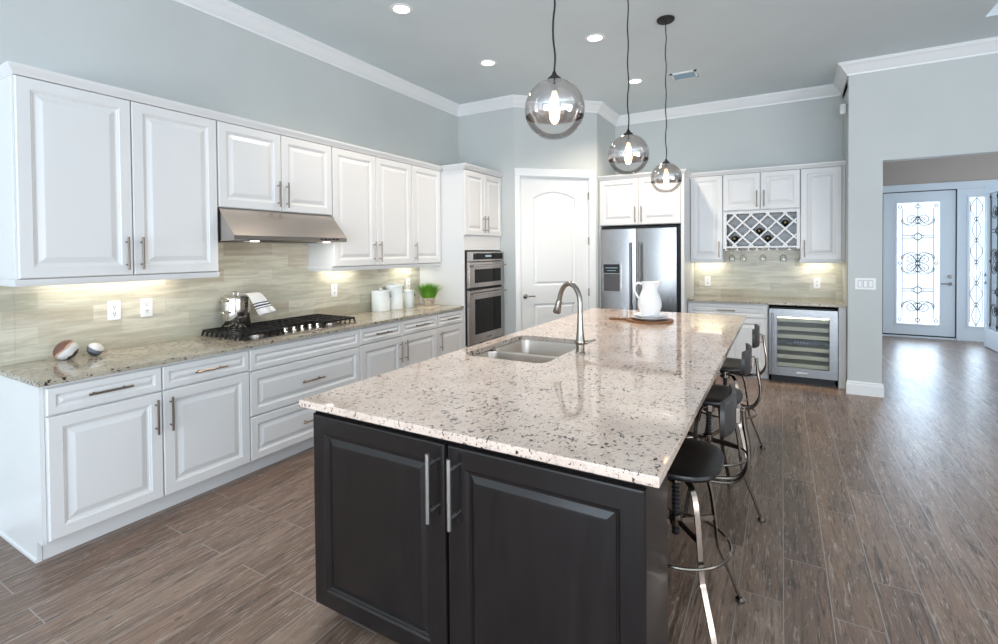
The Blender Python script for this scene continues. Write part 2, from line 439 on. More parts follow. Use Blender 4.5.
def diag():
    mb = MB(T(XA, YA, 0, PI/4)); L = (XB-XA)/d45      # local x along the wall, -y into the room
    mb.box(0, .062, 0, .1, 0, H); mb.box(1.032, L, 0, .1, 0, H); mb.box(.062, 1.032, 0, .1, 2.495, H)
    struct('wall_pantry', 'angled wall holding the arched pantry door', mb, M_WALL, 'wall')
diag()
struct('wall_fridge', 'narrow return wall left of the refrigerator', MB().box(XB-.1, XB, YB+.02, YW+.1, 0, H), M_WALL, 'wall')
struct('wall_back', 'far kitchen wall behind refrigerator and wine rack', MB().box(XB-.1, 4.5, YW, YW+.1, 0, H), M_WALL, 'wall')
def entrywall():
    mb = MB(); mb.box(4.385, 4.673, 6.34, 6.46, 0, H); mb.box(4.673, 9.0, 6.34, 6.46, 2.44, H)
    mb.box(4.40, 4.50, 6.46, 7.2, 0, H)
    mb.box(8.4, 9.0, 6.34, 6.46, 0, 2.44)
    struct('wall_right', 'blue grey wall with a wide opening to the entry hall', mb, M_WALL, 'wall')
entrywall()
def outer():
    mb = MB(); mb.box(9.0, 9.1, -5.1, -3.4, 0, H); mb.box(9.0, 9.1, 2.3, 8.4, 0, H); mb.box(9.0, 9.1, 8.4, 10.7, 0, .4); mb.box(9.0, 9.1, 8.4, 10.7, 2.6, H); mb.box(9.0, 9.1, 10.7, 11.0, 0, H); mb.box(9.0, 9.1, -3.4, 2.3, 2.95, H); mb.box(9.0, 9.1, -3.4, 2.3, 0, .3)  # opening next to the study is made up for the fill there
    struct('wall_side', 'far right wall with a wide window out of view', mb, M_WALL, 'wall')
    mb = MB(); mb.box(-.1, .7, -5.1, -5.0, 0, H); mb.box(7.9, 9.1, -5.1, -5.0, 0, H); mb.box(.7, 7.9, -5.1, -5.0, 2.95, H)
    struct('wall_rear', 'wall of sliding glass doors behind the camera', mb, M_WALL, 'wall')
    mb = MB(); mb.box(4.5, 4.6, 7.2, 7.6, 0, 3.4); mb.box(4.5, 4.6, 9.6, 11.0, 0, 3.4); mb.box(4.5, 4.6, 7.6, 9.6, 0, .5); mb.box(4.5, 4.6, 7.6, 9.6, 2.5, 3.4)  # unseen opening, made up to let the hall fill through
    mb2 = MB(); mb2.box(4.6, 5.23, 10.84, 10.96, 0, 3.4); mb2.box(6.70, 9.0, 10.84, 10.96, 0, 3.4); mb2.box(5.23, 6.70, 10.84, 10.96, 2.60, 3.4)
    struct('wall_entry', 'taupe entry wall above and beside the front door', mb2, M_WALLB, 'wall')
    struct('wall_hall', 'left side wall of the entry hall', mb, M_WALLB, 'wall')
outer()
CROWN = [(0, -.125), (.014, -.125), (.018, -.108), (.030, -.098), (.062, -.052), (.078, -.030), (.086, -.026), (.092, -.012), (.10, -.010), (.10, 0), (0, 0)]
mb = MB(); mb.sweep([(0, -5.0), (0, YA), (XA, YA), (XB, YB), (XB, YW), (4.40, YW), (4.385, 6.34), (9.0, 6.34)], CROWN, H)
struct('trim_1', 'white crown molding along the ceiling edge', mb, M_TRIM, 'crown molding', True)
mb = MB(); mb.sweep([(5.257, 5.66), (8.5, 5.66)], [(0, -.08), (.012, -.08), (.06, -.012), (.06, 0), (0, 0)], H+.4)
struct('trim_2', 'white crown molding inside the ceiling tray', mb, M_TRIM, 'crown molding', True)
BASE = [(0, 0), (.016, 0), (.016, .105), (.012, .115), (.012, .128), (.006, .140), (0, .140)]
struct('baseboard_left', 'white baseboard on the near left wall', MB().sweep([(0, -5.0), (0, .94)], BASE, 0), M_TRIM, 'baseboard')
struct('baseboard_right', 'white baseboard around the entry wall corner', MB().sweep([(4.386, 6.36), (4.386, 6.34), (4.673, 6.34), (4.673, 6.46)], BASE, 0), M_TRIM, 'baseboard')

# pantry door (faces the room along the diagonal), local frame: x along wall, -y to the room
def pantry():
    M = T(XA-.043*d45, YA-.043*d45, 0, PI/4)
    t = thing('door_1', 'white arched two panel pantry door in the angled wall', 'door', (XA+.59*d45, YA+.59*d45, 0), PI/4, kind='structure')
    x0, x1, z0, z1 = .118, 1.062, .012, 2.482
    def arch(i, d):
        a0, a1, b, s = .300+i, .880-i, 1.10+i, 2.225-i
        pts = [(a0, -d, b), (a1, -d, b)]
        for k in range(13):
            u = k/12; x = a1+(a0-a1)*u
            pts.append((x, -d, s+.082*(1-(2*u-1)**2)))
        return pts
    def low(i, d): return [(.300+i, -d, .25+i), (.880-i, -d, .25+i), (.880-i, -d, .865-i), (.300+i, -d, .865-i)]
    mb = MB(M); D = -.02
    mb.fill([[(x0, -D, z0), (x1, -D, z0), (x1, -D, z1), (x0, -D, z1)], arch(0, D), low(0, D)])
    R = [(0, 0), (.006, -.010), (.020, -.013), (.028, -.012), (.048, -.003), (.052, -.003)]
    mb.loft([arch(i, D+d) for i, d in R], False, True); mb.loft([low(i, D+d) for i, d in R], False, True)
    mb.loft([[(x0, y, z0), (x1, y, z0), (x1, y, z1), (x0, y, z1)] for y in (.02, .055)], False, True)
    slab = part(t, 'door_slab', mb, M_DOORW, False)
    mb = MB(M); c = (.185, .0, .965)
    mb.M = M @ Matrix.Translation((.185, .02, .965)) @ Matrix.Rotation(PI/2, 4, 'X')
    mb.lathe([(.030, 0), (.030, .008), (.012, .012), (.012, .045)], n=20)
    mb.M = M; mb.tube(bez([(.185, -.02, .965), (.22, -.028, .966), (.27, -.026, .966), (.305, -.022, .964)], 5), .008)
    part(slab, 'handle', mb, M_NICKEL, label='brushed nickel lever handle')
    for z in (2.26, 1.67, .995, .25):
        part(slab, 'hinge', MB(M).box(1.058, 1.074, -.004, .014, z-.05, z+.05, .003), M_NICKEL)
    mb = MB(M)
    P = [(0, 0), (.0, .012), (.006, .02), (.075, .02), (.085, .014), (.095, .014), (.095, 0)]
    for a, b in ((.046, .112), (1.068, 1.155)): mb.box(a, b, -.02, .0, 0, 2.497, .004)
    mb.box(.046, 1.155, -.02, .0, 2.497, 2.592, .004)
    mb.box(.105, .117, 0, .1, 0, 2.495); mb.box(1.063, 1.075, 0, .1, 0, 2.495); mb.box(.105, 1.075, 0, .1, 2.483, 2.495)
    struct('trim_3', 'white casing around the pantry door', mb, M_TRIM, 'door casing')
pantry()

# front door, sidelight, open leaf
def scrollwork(mb, x0, x1, z0, z1, y, full=True):
    r = .0048 if full else .0038; cx = (x0+x1)/2; w = x1-x0; h = z1-z0
    def tb(p, closed=False): mb.tube(p, r, 5, closed)
    def cir(cx_, cz, rad, n=14): tb([(cx_+rad*math.cos(2*PI*k/n), y, cz+rad*math.sin(2*PI*k/n)) for k in range(n)], True)
    def spiral(px, pz, rad, turns, sx, sz):
        pts = []
        for k in range(22):
            a = turns*2*PI*k/21; q = rad*(1-.72*k/21)
            pts.append((px+sx*(q*math.cos(a)-rad), y, pz+sz*q*math.sin(a)))
        tb(pts)
    if full:
        a, b = x0+.13*w, x1-.13*w; c, d = z0+.045*h, z1-.045*h
        tb([(a, y, c), (b, y, c), (b, y, d), (a, y, d)], True)
        tb([(cx, y, z0), (cx, y, z1)])
        for zz in (.28, .72):
            zc = z0+zz*h
            for dz in (-.018, .018):
                tb([(a, y, zc+dz*h*.6), (cx-.08*w, y, zc+dz*h*.6)]); tb([(cx+.08*w, y, zc+dz*h*.6), (b, y, zc+dz*h*.6)])
            tb([(cx-.15*w, y, zc), (cx, y, zc+.035*h), (cx+.15*w, y, zc), (cx, y, zc-.035*h)], True); cir(cx, zc, .05)
        for zc, n in ((.5, 2), (.10, 1), (.90, 1)):
            for sx in (-1, 1):
                for sz in ((-1, 1) if n == 2 else ((1,) if zc < .5 else (-1,))):
                    spiral(cx+sx*.36*w, z0+zc*h+sz*.040*h, .118, 1.5, sx, sz)
                    spiral(cx+sx*.04*w+sx*.13*w, z0+zc*h+sz*.05*h, .075, 1.4, sx, -sz)
                    tb(bez([(cx, y, z0+zc*h+sz*.005*h), (cx+sx*.18*w, y, z0+zc*h+sz*.075*h), (cx+sx*.38*w, y, z0+zc*h+sz*.062*h), (a if sx < 0 else b, y, z0+zc*h+sz*.02*h)], 6))
        for zc in (.03, .5, .97):
            cir(cx, z0+zc*h, .03)
            for sx in (-1, 1): cir(cx+sx*.43*w, z0+zc*h, .022)
    else:
        n = 6
        for i in range(n):
            a, b = z0+h*i/n, z0+h*(i+1)/n; m_ = (a+b)/2
            for sx in (-1, 1): tb(bez([(cx, y, a), (cx+sx*.42*w*(1 if i % 2 else .7), y, m_), (cx, y, b)], 8))
            if i: cir(cx, a, .03)
        tb([(cx, y, z0), (cx, y, z1)])
        tb([(x0+.06*w, y, z0+.03*h), (x1-.06*w, y, z0+.03*h), (x1-.06*w, y, z1-.03*h), (x0+.06*w, y, z1-.03*h)], True)

def glazed(t, mbM, x0, x1, z0, z1, gx0, gx1, gz0, gz1, th, full, m):
    """slab with a glass opening, front at y=0 towards -y"""
    mb = MB(mbM)
    O = lambda y: [(x0, y, z0), (x1, y, z0), (x1, y, z1), (x0, y, z1)]
    I = lambda i, y: [(gx0+i, y, gz0+i), (gx1-i, y, gz0+i), (gx1-i, y, gz1-i), (gx0+i, y, gz1-i)]
    mb.fill([O(0), I(-.03, 0)]); mb.fill([O(th), I(-.03, th)])
    mb.loft([O(0), O(th)], False, False)
    mb.loft([I(-.03, 0), I(-.028, -.012), I(-.006, -.012), I(0, -.002), I(0, th/2-.004)], False, False)
    mb.loft([I(-.03, th), I(0, th), I(0, th/2+.004)], False, False)
    slab = part(t, 'door_slab', mb, m, False)
    part(slab, 'glass_pane', MB(mbM).box(gx0-.001, gx1+.001, th/2-.004, th/2+.004, gz0-.001, gz1+.001), M_PANE, False, label='bright frosted glass pane')
    sc = MB(mbM); scrollwork(sc, gx0, gx1, gz0, gz1, th/2-.010, full)
    part(slab, 'iron_scrollwork', sc, M_BLACKM, label='dark wrought iron scrollwork')
    return slab
def lock(slab, mbM, x, z, sx, y=0):
    mb = MB(mbM @ Matrix.Translation((x, y, z)) @ Matrix.Rotation(PI/2, 4, 'X'))
    mb.lathe([(.028, 0), (.028, .012), (.012, .015), (.012, .05)], n=16)
    mb.M = mbM; mb.tube([(x, y-.048, z), (x+sx*.05, y-.055, z+.002), (x+sx*.12, y-.05, z)], .009)
    part(slab, 'handle', mb, M_NICKEL, label='lever handle')
    mb = MB(mbM @ Matrix.Translation((x, y, z+.12)) @ Matrix.Rotation(PI/2, 4, 'X')).lathe([(.028, 0), (.028, .014), (.02, .02)], n=16)
    part(slab, 'deadbolt', mb, M_NICKEL)
def entry():
    t = thing('door_2', 'pale blue front door with an iron scrolled glass pane', 'door', (5.8, 10.84, 0), kind='structure')
    M = T(0, 10.85, 0)
    s = glazed(t, M, 5.306, 6.287, .03, 2.511, 5.513, 6.072, .24, 2.315, .045, True, M_EDOOR)
    lock(s, M, 6.206, .935, -1)
    mb = MB()
    mb.box(5.3055, 5.3185, 10.846, 10.8505, .03, 2.512); mb.box(6.2745, 6.2875, 10.846, 10.8505, .03, 2.512); mb.box(5.3185, 6.2745, 10.846, 10.8505, 2.498, 2.512); mb.box(5.3185, 6.2745, 10.846, 10.8505, .03, .05)  # dark strips stand in for the shaded gap between slab and casing
    part(t, 'door_gap_shade', mb, M_GASK, False, label='dark strips painted as the shaded seam around the door')
    t2 = thing('window_1', 'narrow scrolled sidelight right of the front door', 'window', (6.53, 10.84, 0), kind='structure')
    glazed(t2, M, 6.345, 6.70, .03, 2.511, 6.447, 6.625, .25, 2.36, .045, False, M_EDOOR)
    mb = MB(); 
    for a, b in ((5.23, 5.305), (6.289, 6.344), (6.70, 6.78)): mb.box(a, b, 10.825, 10.90, 0, 2.513, .002)
    mb.box(5.23, 6.78, 10.825, 10.90, 2.513, 2.60, .002); mb.box(5.18, 6.80, 10.82, 10.842, 2.555, 2.63, .004); mb.box(5.298, 6.70, 10.84, 10.90, 0, .028)
    struct('trim_4', 'pale casing and sill of the front door and sidelight', mb, M_EDOOR, 'door casing')
    t3 = thing('door_3', 'open glazed door leaf at the right edge of the entry', 'door', (6.50, 9.9, 0), -PI/2, kind='structure')
    M3 = T(6.50, 10.35, 0, -PI/2)       # local x runs towards the camera, front (-y) faces -x
    s = glazed(t3, M3, 0, .95, .012, 2.50, .15, .80, .30, 2.36, .045, True, M_EDOOR)
    lock(s, M3, .07, 1.0, 1)
    mb = MB(); mb.box(6.49, 6.60, 6.46, 9.36, 0, 3.3); 
    struct('wall_study', 'side wall beyond the open door leaf', mb, M_WALLB, 'wall')
entry()

# ------------------------------------------------------------------ cabinet builders
RAISED = lambda f, s: [(0, 0), (0, .016), (.004, .021), (f, .021), (f+.004*s, .017), (f+.010*s, .0155), (f+.013*s, .010), (f+.022*s, .009), (f+.050*s, .0185), (f+.054*s, .019)]
def pull(owner, M, p0, p1, m=None, r=.0062, off=.034):
    """bar pull in the door frame: p0,p1 (x,z) ends on the front at y=-.021"""
    mb = MB(M); a = Vector((p0[0], -.021-off, p0[1])); b = Vector((p1[0], -.021-off, p1[1]))
    mb.tube([a, b], r, 10)
    for k in (.16, .84):
        q = a.lerp(b, k); mb.tube([q, (q.x, -.019, q.z)], r*.75, 8)
    return part(owner, 'handle', mb, m or M_PULL, label='brushed nickel bar handle')
def front(t, M, x, z, w, h, name='door', f=.058, s=1.0, m=None, handle=None, hm=None):
    Md = M @ Matrix.Translation((x, 0, z))
    d = part(t, name, MB(Md).ring(w, h, RAISED(f, s)), m or M_CAB, False)
    if handle: pull(d, Md, *handle, m=hm)
    return d
G = .003
def vh(w, h, side, low=False, up=False, L=.2):
    x = .036 if side == 'L' else w-.036
    if up: return ((x, .03), (x, .03+L))          # upper door: pull near the bottom
    return ((x, h-.035-L), (x, h-.035))           # base door: pull near the top

# left run ---------------------------------------------------------------
ML = lambda y, x=.617: T(x, y, 0, PI/2)     # local x -> world +y, front -> world +x
def base_left():
    Y = [.964, 1.487, 2.029, 3.039, 3.579, 4.133, 4.62]
    def carcass(t, a, b, first=False):
        mb = MB(); mb.box(.002, .615, a, b, .105, .895); mb.box(.002, .545, a, b, 0, .105)
        part(t, 'carcass', mb, M_CAB, False)
    t = thing('base_cabinet', 'white base cabinet at the near end, two drawers over two doors', 'cabinet', (.3, 1.5, 0), group='left base cabinets')
    carcass(t, .964, 2.029)
    for i in (0, 1):
        w = Y[i+1]-Y[i]-2*G; x = Y[i]+G
        front(t, ML(0), x, .745, w, .135, 'drawer', .034, .55, handle=((w/2-.10, .07), (w/2+.10, .07)))
        front(t, ML(0), x, .118, w, .618, handle=vh(w, .618, 'R' if i == 0 else 'L'))
    mb = MB(); mb.box(.002, .548, .944, .962, 0, .895); mb.box(.548, .614, .944, .962, .105, .895)
    mb.sweep([(.002, .944), (.546, .944)], [(0, 0), (.008, 0), (.008, .012), (0, .018)], 0); 
    part(t, 'end_panel', mb, M_CAB, False)
    t = thing('base_cabinet', 'wide white drawer base under the gas cooktop', 'cabinet', (.3, 2.53, 0), group='left base cabinets')
    carcass(t, 2.029, 3.039)
    w = 1.010-2*G
    front(t, ML(0), 2.029+G, .737, w, .143, 'drawer_front', .036, .55)
    front(t, ML(0), 2.029+G, .425, w, .303, 'drawer', .05, .9, handle=((w/2-.10, .145), (w/2+.10, .145)))
    front(t, ML(0), 2.029+G, .118, w, .298, 'drawer', .05, .9, handle=((w/2-.10, .145), (w/2+.10, .145)))
    t = thing('base_cabinet', 'white base cabinet below the canisters, two drawers over two doors', 'cabinet', (.3, 3.58, 0), group='left base cabinets')
    carcass(t, 3.039, 4.133)
    for i in (3, 4):
        w = Y[i+1]-Y[i]-2*G; x = Y[i]+G
        front(t, ML(0), x, .745, w, .135, 'drawer', .034, .55, handle=((w/2-.10, .07), (w/2+.10, .07)))
        front(t, ML(0), x, .118, w, .618, handle=vh(w, .618, 'R' if i == 3 else 'L'))
    t = thing('base_cabinet', 'narrow white base cabinet next to the oven tower', 'cabinet', (.3, 4.37, 0), group='left base cabinets')
    carcass(t, 4.133, 4.618)
    w = 4.618-4.133-2*G
    front(t, ML(0), 4.133+G, .745, w, .135, 'drawer', .034, .55, handle=((w/2-.09, .07), (w/2+.09, .07)))
    front(t, ML(0), 4.133+G, .118, w, .618, handle=vh(w, .618, 'L'))
    mb = MB().box(0.001, .6455, .930, 4.618, .897, .9246, .003)
    single('countertop', 'long beige speckled granite countertop on the left base cabinets', 'countertop', mb, M_GRANL, (.3, 2.8, .897), smooth=False)
base_left()

def uppers_left():
    MU = lambda: T(.321, 0, 0, PI/2)
    zb, zt = 1.418, 2.476
    def carcass(t, a, b, z0, z1=2.48):
        part(t, 'carcass', MB().box(.002, .319, a, b, z0, z1), M_CAB, False)
    def rail(t, path): part(t, 'light_rail', MB().sweep(path, [(0, 0), (.004, -.002), (.010, .012), (.010, .034), (0, .04), (-.02, .04), (-.02, 0)], 1.378), M_CAB, True)
    def strip(t, a, b, pw):
        part(t, 'light_strip', MB().box(.085, .125, a, b, 1.392, 1.402), M_STRIP, False, label='glowing under-cabinet light strip')
        area('undercabinet_light', (.105, (a+b)/2, 1.385), (-.25, 0, -1), .05, b-a, pw, (1, .95, .86))
    t = thing('wall_cabinet', 'tall two door white wall cabinet at the near left end', 'cabinet', (.17, 1.48, 1.42), group='left wall cabinets')
    carcass(t, .957, 2.006, 1.40)
    for a, b, s in ((.957, 1.482, 'R'), (1.482, 2.006, 'L')):
        w = b-a-2*G; front(t, MU(), a+G, zb, w, zt-zb, handle=vh(w, 0, s, up=True))
    rail(t, [(.002, .957), (.319, .957), (.319, 2.006), (.002, 2.006)])
    part(t, 'end_panel', MB().box(.012, .312, .951, .957, 1.43, 2.47, .002), M_CAB, False)
    strip(t, 1.15, 1.85, 1.15)
    t = thing('wall_cabinet', 'short two door white cabinet above the range hood', 'cabinet', (.17, 2.51, 1.87), group='left wall cabinets')
    carcass(t, 2.010, 3.022, 1.87)
    for a, b, s in ((2.010, 2.516, 'R'), (2.516, 3.022, 'L')):
        w = b-a-2*G; front(t, MU(), a+G, 1.873, w, zt-1.873, handle=vh(w, 0, s, up=True))
    t = thing('wall_cabinet', 'tall two door white cabinet right of the range hood', 'cabinet', (.17, 3.56, 1.42), group='left wall cabinets')
    carcass(t, 3.026, 4.097, 1.40)
    for a, b, s in ((3.026, 3.559, 'R'), (3.559, 4.097, 'L')):
        w = b-a-2*G; front(t, MU(), a+G, zb, w, zt-zb, handle=vh(w, 0, s, up=True))
    rail(t, [(.002, 3.026), (.319, 3.026), (.319, 4.097)])
    strip(t, 3.15, 3.55, .85)
    t = thing('wall_cabinet', 'narrow single door white cabinet beside the oven tower', 'cabinet', (.17, 4.35, 1.42), group='left wall cabinets')
    carcass(t, 4.099, 4.618, 1.40)
    w = 4.606-4.099-2*G; front(t, MU(), 4.099+G, zb, w, zt-zb, handle=vh(w, 0, 'L', up=True))
    rail(t, [(.319, 4.099), (.319, 4.618)])
    strip(t, 4.15, 4.45, .9)
    mb = MB().sweep([(.002, .955), (.342, .955), (.342, 4.618)], [(-.03, 0), (.001, 0), (.004, .008), (.012, .02), (.022, .034), (.026, .042), (.026, .052), (-.03, .052)], 2.480)
    struct('trim_5', 'white cornice along the tops of the left wall cabinets', mb, M_CAB, 'cabinet cornice', True)
uppers_left()

def splash_left():
    mb = MB().box(.0005, .010, 1.0285, 4.618, .925, 1.40); mb.box(.0005, .010, 2.01, 3.02, 1.40, 1.87)
    mb.box(.0005, .011, .955, 1.028, .925, 1.40)
    struct('trim_6', 'beige striated stone tile backsplash behind the cooktop', mb, M_TILEY, 'backsplash')
splash_left()
def outlet(label, M, kind='outlet', n=1, w=.072, h=.125):
    t = thing(kind, label, 'outlet' if kind == 'outlet' else 'light switch', M.translation, 0, 'wall outlets' if kind == 'outlet' else None)
    part(t, 'cover_plate', MB(M).box(-w/2, w/2, -.006, 0, -h/2, h/2, .002), M_OUT, False)
    for k in range(n):
        xc = (k-(n-1)/2)*.046
        if kind == 'outlet':
            for dz in (-.022, .022):
                mb = MB(M).loft([[(xc+x, y, dz+z) for x, z in circ(.016, 16)] for y in (-.0055, -.008)])
                for dx in (-.006, .006): mb.mi = 1; mb.box(xc+dx-.0018, xc+dx+.0018, -.0086, -.0078, dz-.003, dz+.008)
                mb.box(xc-.003, xc+.003, -.0086, -.0078, dz-.012, dz-.006)
                part(t, 'socket', mb, [M_OUT, M_SLOT], False)
        else:
            mb = MB(M).box(xc-.016, xc+.016, -.010, -.005, -.034, .034, .002); mb.mi = 1; mb.box(xc-.0185, xc+.0185, -.0068, -.005, -.0365, .0365); part(t, 'rocker', mb, [M_OUT, M_SLOT], False)
    return t
for y, l in ((1.505, 'left one of the white outlets below the near wall cabinet'), (1.693, 'right one of the white outlets below the near wall cabinet'), (3.316, 'white outlet on the tile right of the cooktop'), (4.40, 'white outlet on the tile behind the canisters')):
    outlet(l, T(.0105, y, 1.178, PI/2))
outlet('white three rocker switch plate on the grey wall beside the entry opening', T(4.531, 6.3395, 1.17), 'switch_plate', 3, .175, .12)

# range hood
def hood():
    t = thing('range_hood', 'stainless steel wedge range hood over the cooktop', 'range hood', (.25, 2.52, 1.64))
    a, b = 2.012, 3.018
    mb = MB(); prof = [(.012, 1.866), (.335, 1.866), (.516, 1.668), (.516, 1.638), (.505, 1.632), (.012, 1.632)]
    mb.loft([[(x, y, z) for x, z in prof] for y in (a, b)])
    part(t, 'canopy', mb, M_STEEL, False)
    mb = MB()
    for k in range(2): mb.box(.10, .42, a+.06+k*.45, a+.47+k*.45, 1.624, 1.631, .002)
    part(t, 'filter', mb, M_STEELX, False)
    for y in (2.20, 2.85):
        part(t, 'lamp', MB().lathe([(.03, 0), (.03, .006)], (.46, y, 1.626), 16), M_HOODL)
        area('hood_light', (.44, y, 1.615), (-.3, 0, -1), .08, .08, 1.0, (1, .92, .78))
    mb = MB()
    for k in range(5): mb.box(.5165, .520, 2.74+k*.04, 2.765+k*.04, 1.647, 1.659, .001)
    part(t, 'button', mb, M_BLACK, False, kind=None)
hood()

# cooktop
def cooktop():
    t = thing('gas_cooktop', 'black and steel five burner gas cooktop set in the counter', 'cooktop', (.28, 2.60, .925))
    a, b = 2.045, 3.085
    part(t, 'steel_tray', MB().box(.04, .57, a+.01, b-.01, .9247, .934, .004), M_STEEL, False)
    Mb = [(.17, a+.18), (.42, a+.18), (.22, 2.60), (.17, b-.18), (.42, b-.18)]
    for x, y in Mb:
        c = part(t, 'burner', MB().lathe([(.055, 0), (.055, .012), (.04, .014), (.04, .022), (.036, .026)], (x, y, .934), 20), M_STEEL)
        part(c, 'burner_cap', MB().lathe([(.036, 0), (.038, .006), (.03, .010)], (x, y, .960), 20), M_BLACKM)
    def grate(x0, x1, y0, y1):
        mb = MB(); z0, z1 = .962, .978; w = .012
        mb.box(x0, x1, y0, y0+w, z0, z1); mb.box(x0, x1, y1-w, y1, z0, z1); mb.box(x0, x0+w, y0, y1, z0, z1); mb.box(x1-w, x1, y0, y1, z0, z1)
        n = 5
        for k in range(1, n+1):
            y = y0+(y1-y0)*k/(n+1); mb.box(x0, x1, y-.005, y+.005, z0, z1)
        for k in (1, 2, 3):
            x = x0+(x1-x0)*k/4; mb.box(x-.005, x+.005, y0, y1, z0, z1)
        nx = 9
        for k in range(nx):       # slanted feet along the two ends
            x = x0+.01+(x1-x0-.02)*k/(nx-1)
            for yy, s in ((y0, -1), (y1, 1)):
                mb.loft([[(x-.007, yy, z1-.002), (x+.007, yy, z1-.002), (x+.007, yy-s*.012, z1-.002), (x-.007, yy-s*.012, z1-.002)],
                         [(x-.007, yy+s*.014, .935), (x+.007, yy+s*.014, .935), (x+.007, yy+s*.004, .935), (x-.007, yy+s*.004, .935)]])
        part(t, 'grate', mb, M_BLACKM, False)
    grate(.045, .530, a+.0, a+.33); grate(.045, .40, a+.345, b-.345); grate(.045, .530, b-.33, b)
    for k in range(5):
        part(t, 'knob', MB().lathe([(.020, 0), (.020, .006), (.016, .010), (.015, .030), (.012, .033)], (.475, 2.43+k*.075, .934), 16), M_CHROME)
cooktop()

# stock pot and towel
def pot():
    cx, cy, z0 = .118, 2.262, .9785; r = .100
    t = thing('stock_pot', 'polished steel pasta pot with lid on the left of the cooktop', 'pot', (cx, cy, z0))
    mb = MB().lathe([(r*.96, 0), (r, .006), (r, .125), (r+.005, .128), (r+.005, .133), (r+.001, .136), (r+.001, .215), (r+.006, .220), (r-.004, .222), (r-.006, .14)], (cx, cy, z0), 40, True, False)
    part(t, 'body', mb, M_CHROME)
    lid = part(t, 'lid', MB().lathe([(r+.004, 0), (r+.003, .005), (r*.7, .016), (r*.2, .022), (0.002, .023)], (cx, cy, z0+.221), 40, True, False), M_CHROME)
    mb = MB().tube(bez([(cx-.028, cy, z0+.240), (cx-.026, cy, z0+.268), (cx+.026, cy, z0+.268), (cx+.028, cy, z0+.240)], 6), .005)
    part(lid, 'lid_handle', mb, M_CHROME)
    for z in (.118, .205):
        for s in (-1, 1):
            d = Vector((.30, -.95, 0)).normalized()*s; p = Vector((-d.y, d.x, 0))
            c = Vector((cx, cy, z0+z))
            q = [c+d*(r-.002)+p*.038, c+d*(r+.03)+p*.036, c+d*(r+.042)+p*.015, c+d*(r+.042)-p*.015, c+d*(r+.03)-p*.036, c+d*(r-.002)-p*.038]
            part(t, 'handle', MB().tube(bez(q, 4), .0045), M_CHROME)
    # towel hung over the right hand rim
    d = Vector((.95, .31, 0)).normalized(); p = Vector((-d.y, d.x, 0)); c = Vector((cx, cy, z0))
    mb = MB(); rows = []
    prof = [(.050, .252), (.085, .254), (.108, .255), (.124, .246), (.136, .218), (.146, .190), (.156, .160), (.166, .130), (.176, .100), (.184, .082)]
    nu = 11; L = []
    for j, (o, z) in enumerate(prof):
        row = []
        for i in range(nu):
            u = i/(nu-1)-.5; k = j/(len(prof)-1)
            fl = max(0, k-.3)
            wav = math.sin(u*11+1.0)*.010*fl*1.6
            q = c+d*(o+wav+.05*fl*(u+.35))+p*(u*(.15+.03*fl)+.048+.085*fl)+Vector((0, 0, z+.03*fl*(u+.5)+math.cos(u*9)*.004*fl))
            row.append(q)
        L.append(row)
    V0 = [[mb.v(q) for q in row] for row in L]
    uvl = mb.bm.loops.layers.uv.new('UVMap')
    for j in range(len(L)-1):
        for i in range(nu-1):
            fc = mb.f([V0[j][i], V0[j][i+1], V0[j+1][i+1], V0[j+1][i]])
            for lp, (jj, ii) in zip(fc.loops, ((j, i), (j, i+1), (j+1, i+1), (j+1, i))): lp[uvl].uv = (ii/(nu-1), jj/(len(L)-1))
    o = single('dish_towel', 'white towel with dark stripes draped over the pot rim', 'towel', mb, M_TOWEL, tuple(c+d*.1), ang=180)
    m = o.modifiers.new('thick', 'SOLIDIFY'); m.thickness = .004; m.offset = 0
    m = o.modifiers.new('smooth', 'SUBSURF'); m.levels = 1; m.render_levels = 1
pot()

# decorative spheres
def balls():
    def ball(name, label, c, r, stops, axis, seed):
        random.seed(seed); mb = MB()
        bmesh.ops.create_icosphere(mb.bm, subdivisions=3, radius=r)
        for v in mb.bm.verts:
            n = v.co.normalized()
            a = n.dot(Vector(axis).normalized())
            k = 1.0
            if a > .35: k = 1-.16*(a-.35)/.65          # carved, flattened face
            v.co = n*r*k*(1+.012*math.sin(n.x*17+seed)*math.cos(n.z*13))
            v.co += Vector(c)
        single(name, label, 'ornament', mb, m_ball(name+'_paint', stops, axis), c, 'decorative spheres', ang=60)
    ball('decorative_sphere', 'larger terracotta and white decorative sphere on the near left counter', (.120, 1.215, .9246+.058), .060,
         [(0, (74, 66, 64)), (.22, (212, 212, 212)), (.48, (190, 152, 132)), (.55, (112, 76, 62)), (.80, (88, 60, 50))], (-.38, -.62, .68), 3)
    ball('decorative_sphere', 'smaller grey and white decorative sphere beside the terracotta one', (.135, 1.355, .9246+.041), .042,
         [(0, (60, 66, 76)), (.36, (104, 110, 118)), (.52, (220, 216, 210)), (.78, (196, 168, 146))], (.25, .45, .85), 5)
balls()

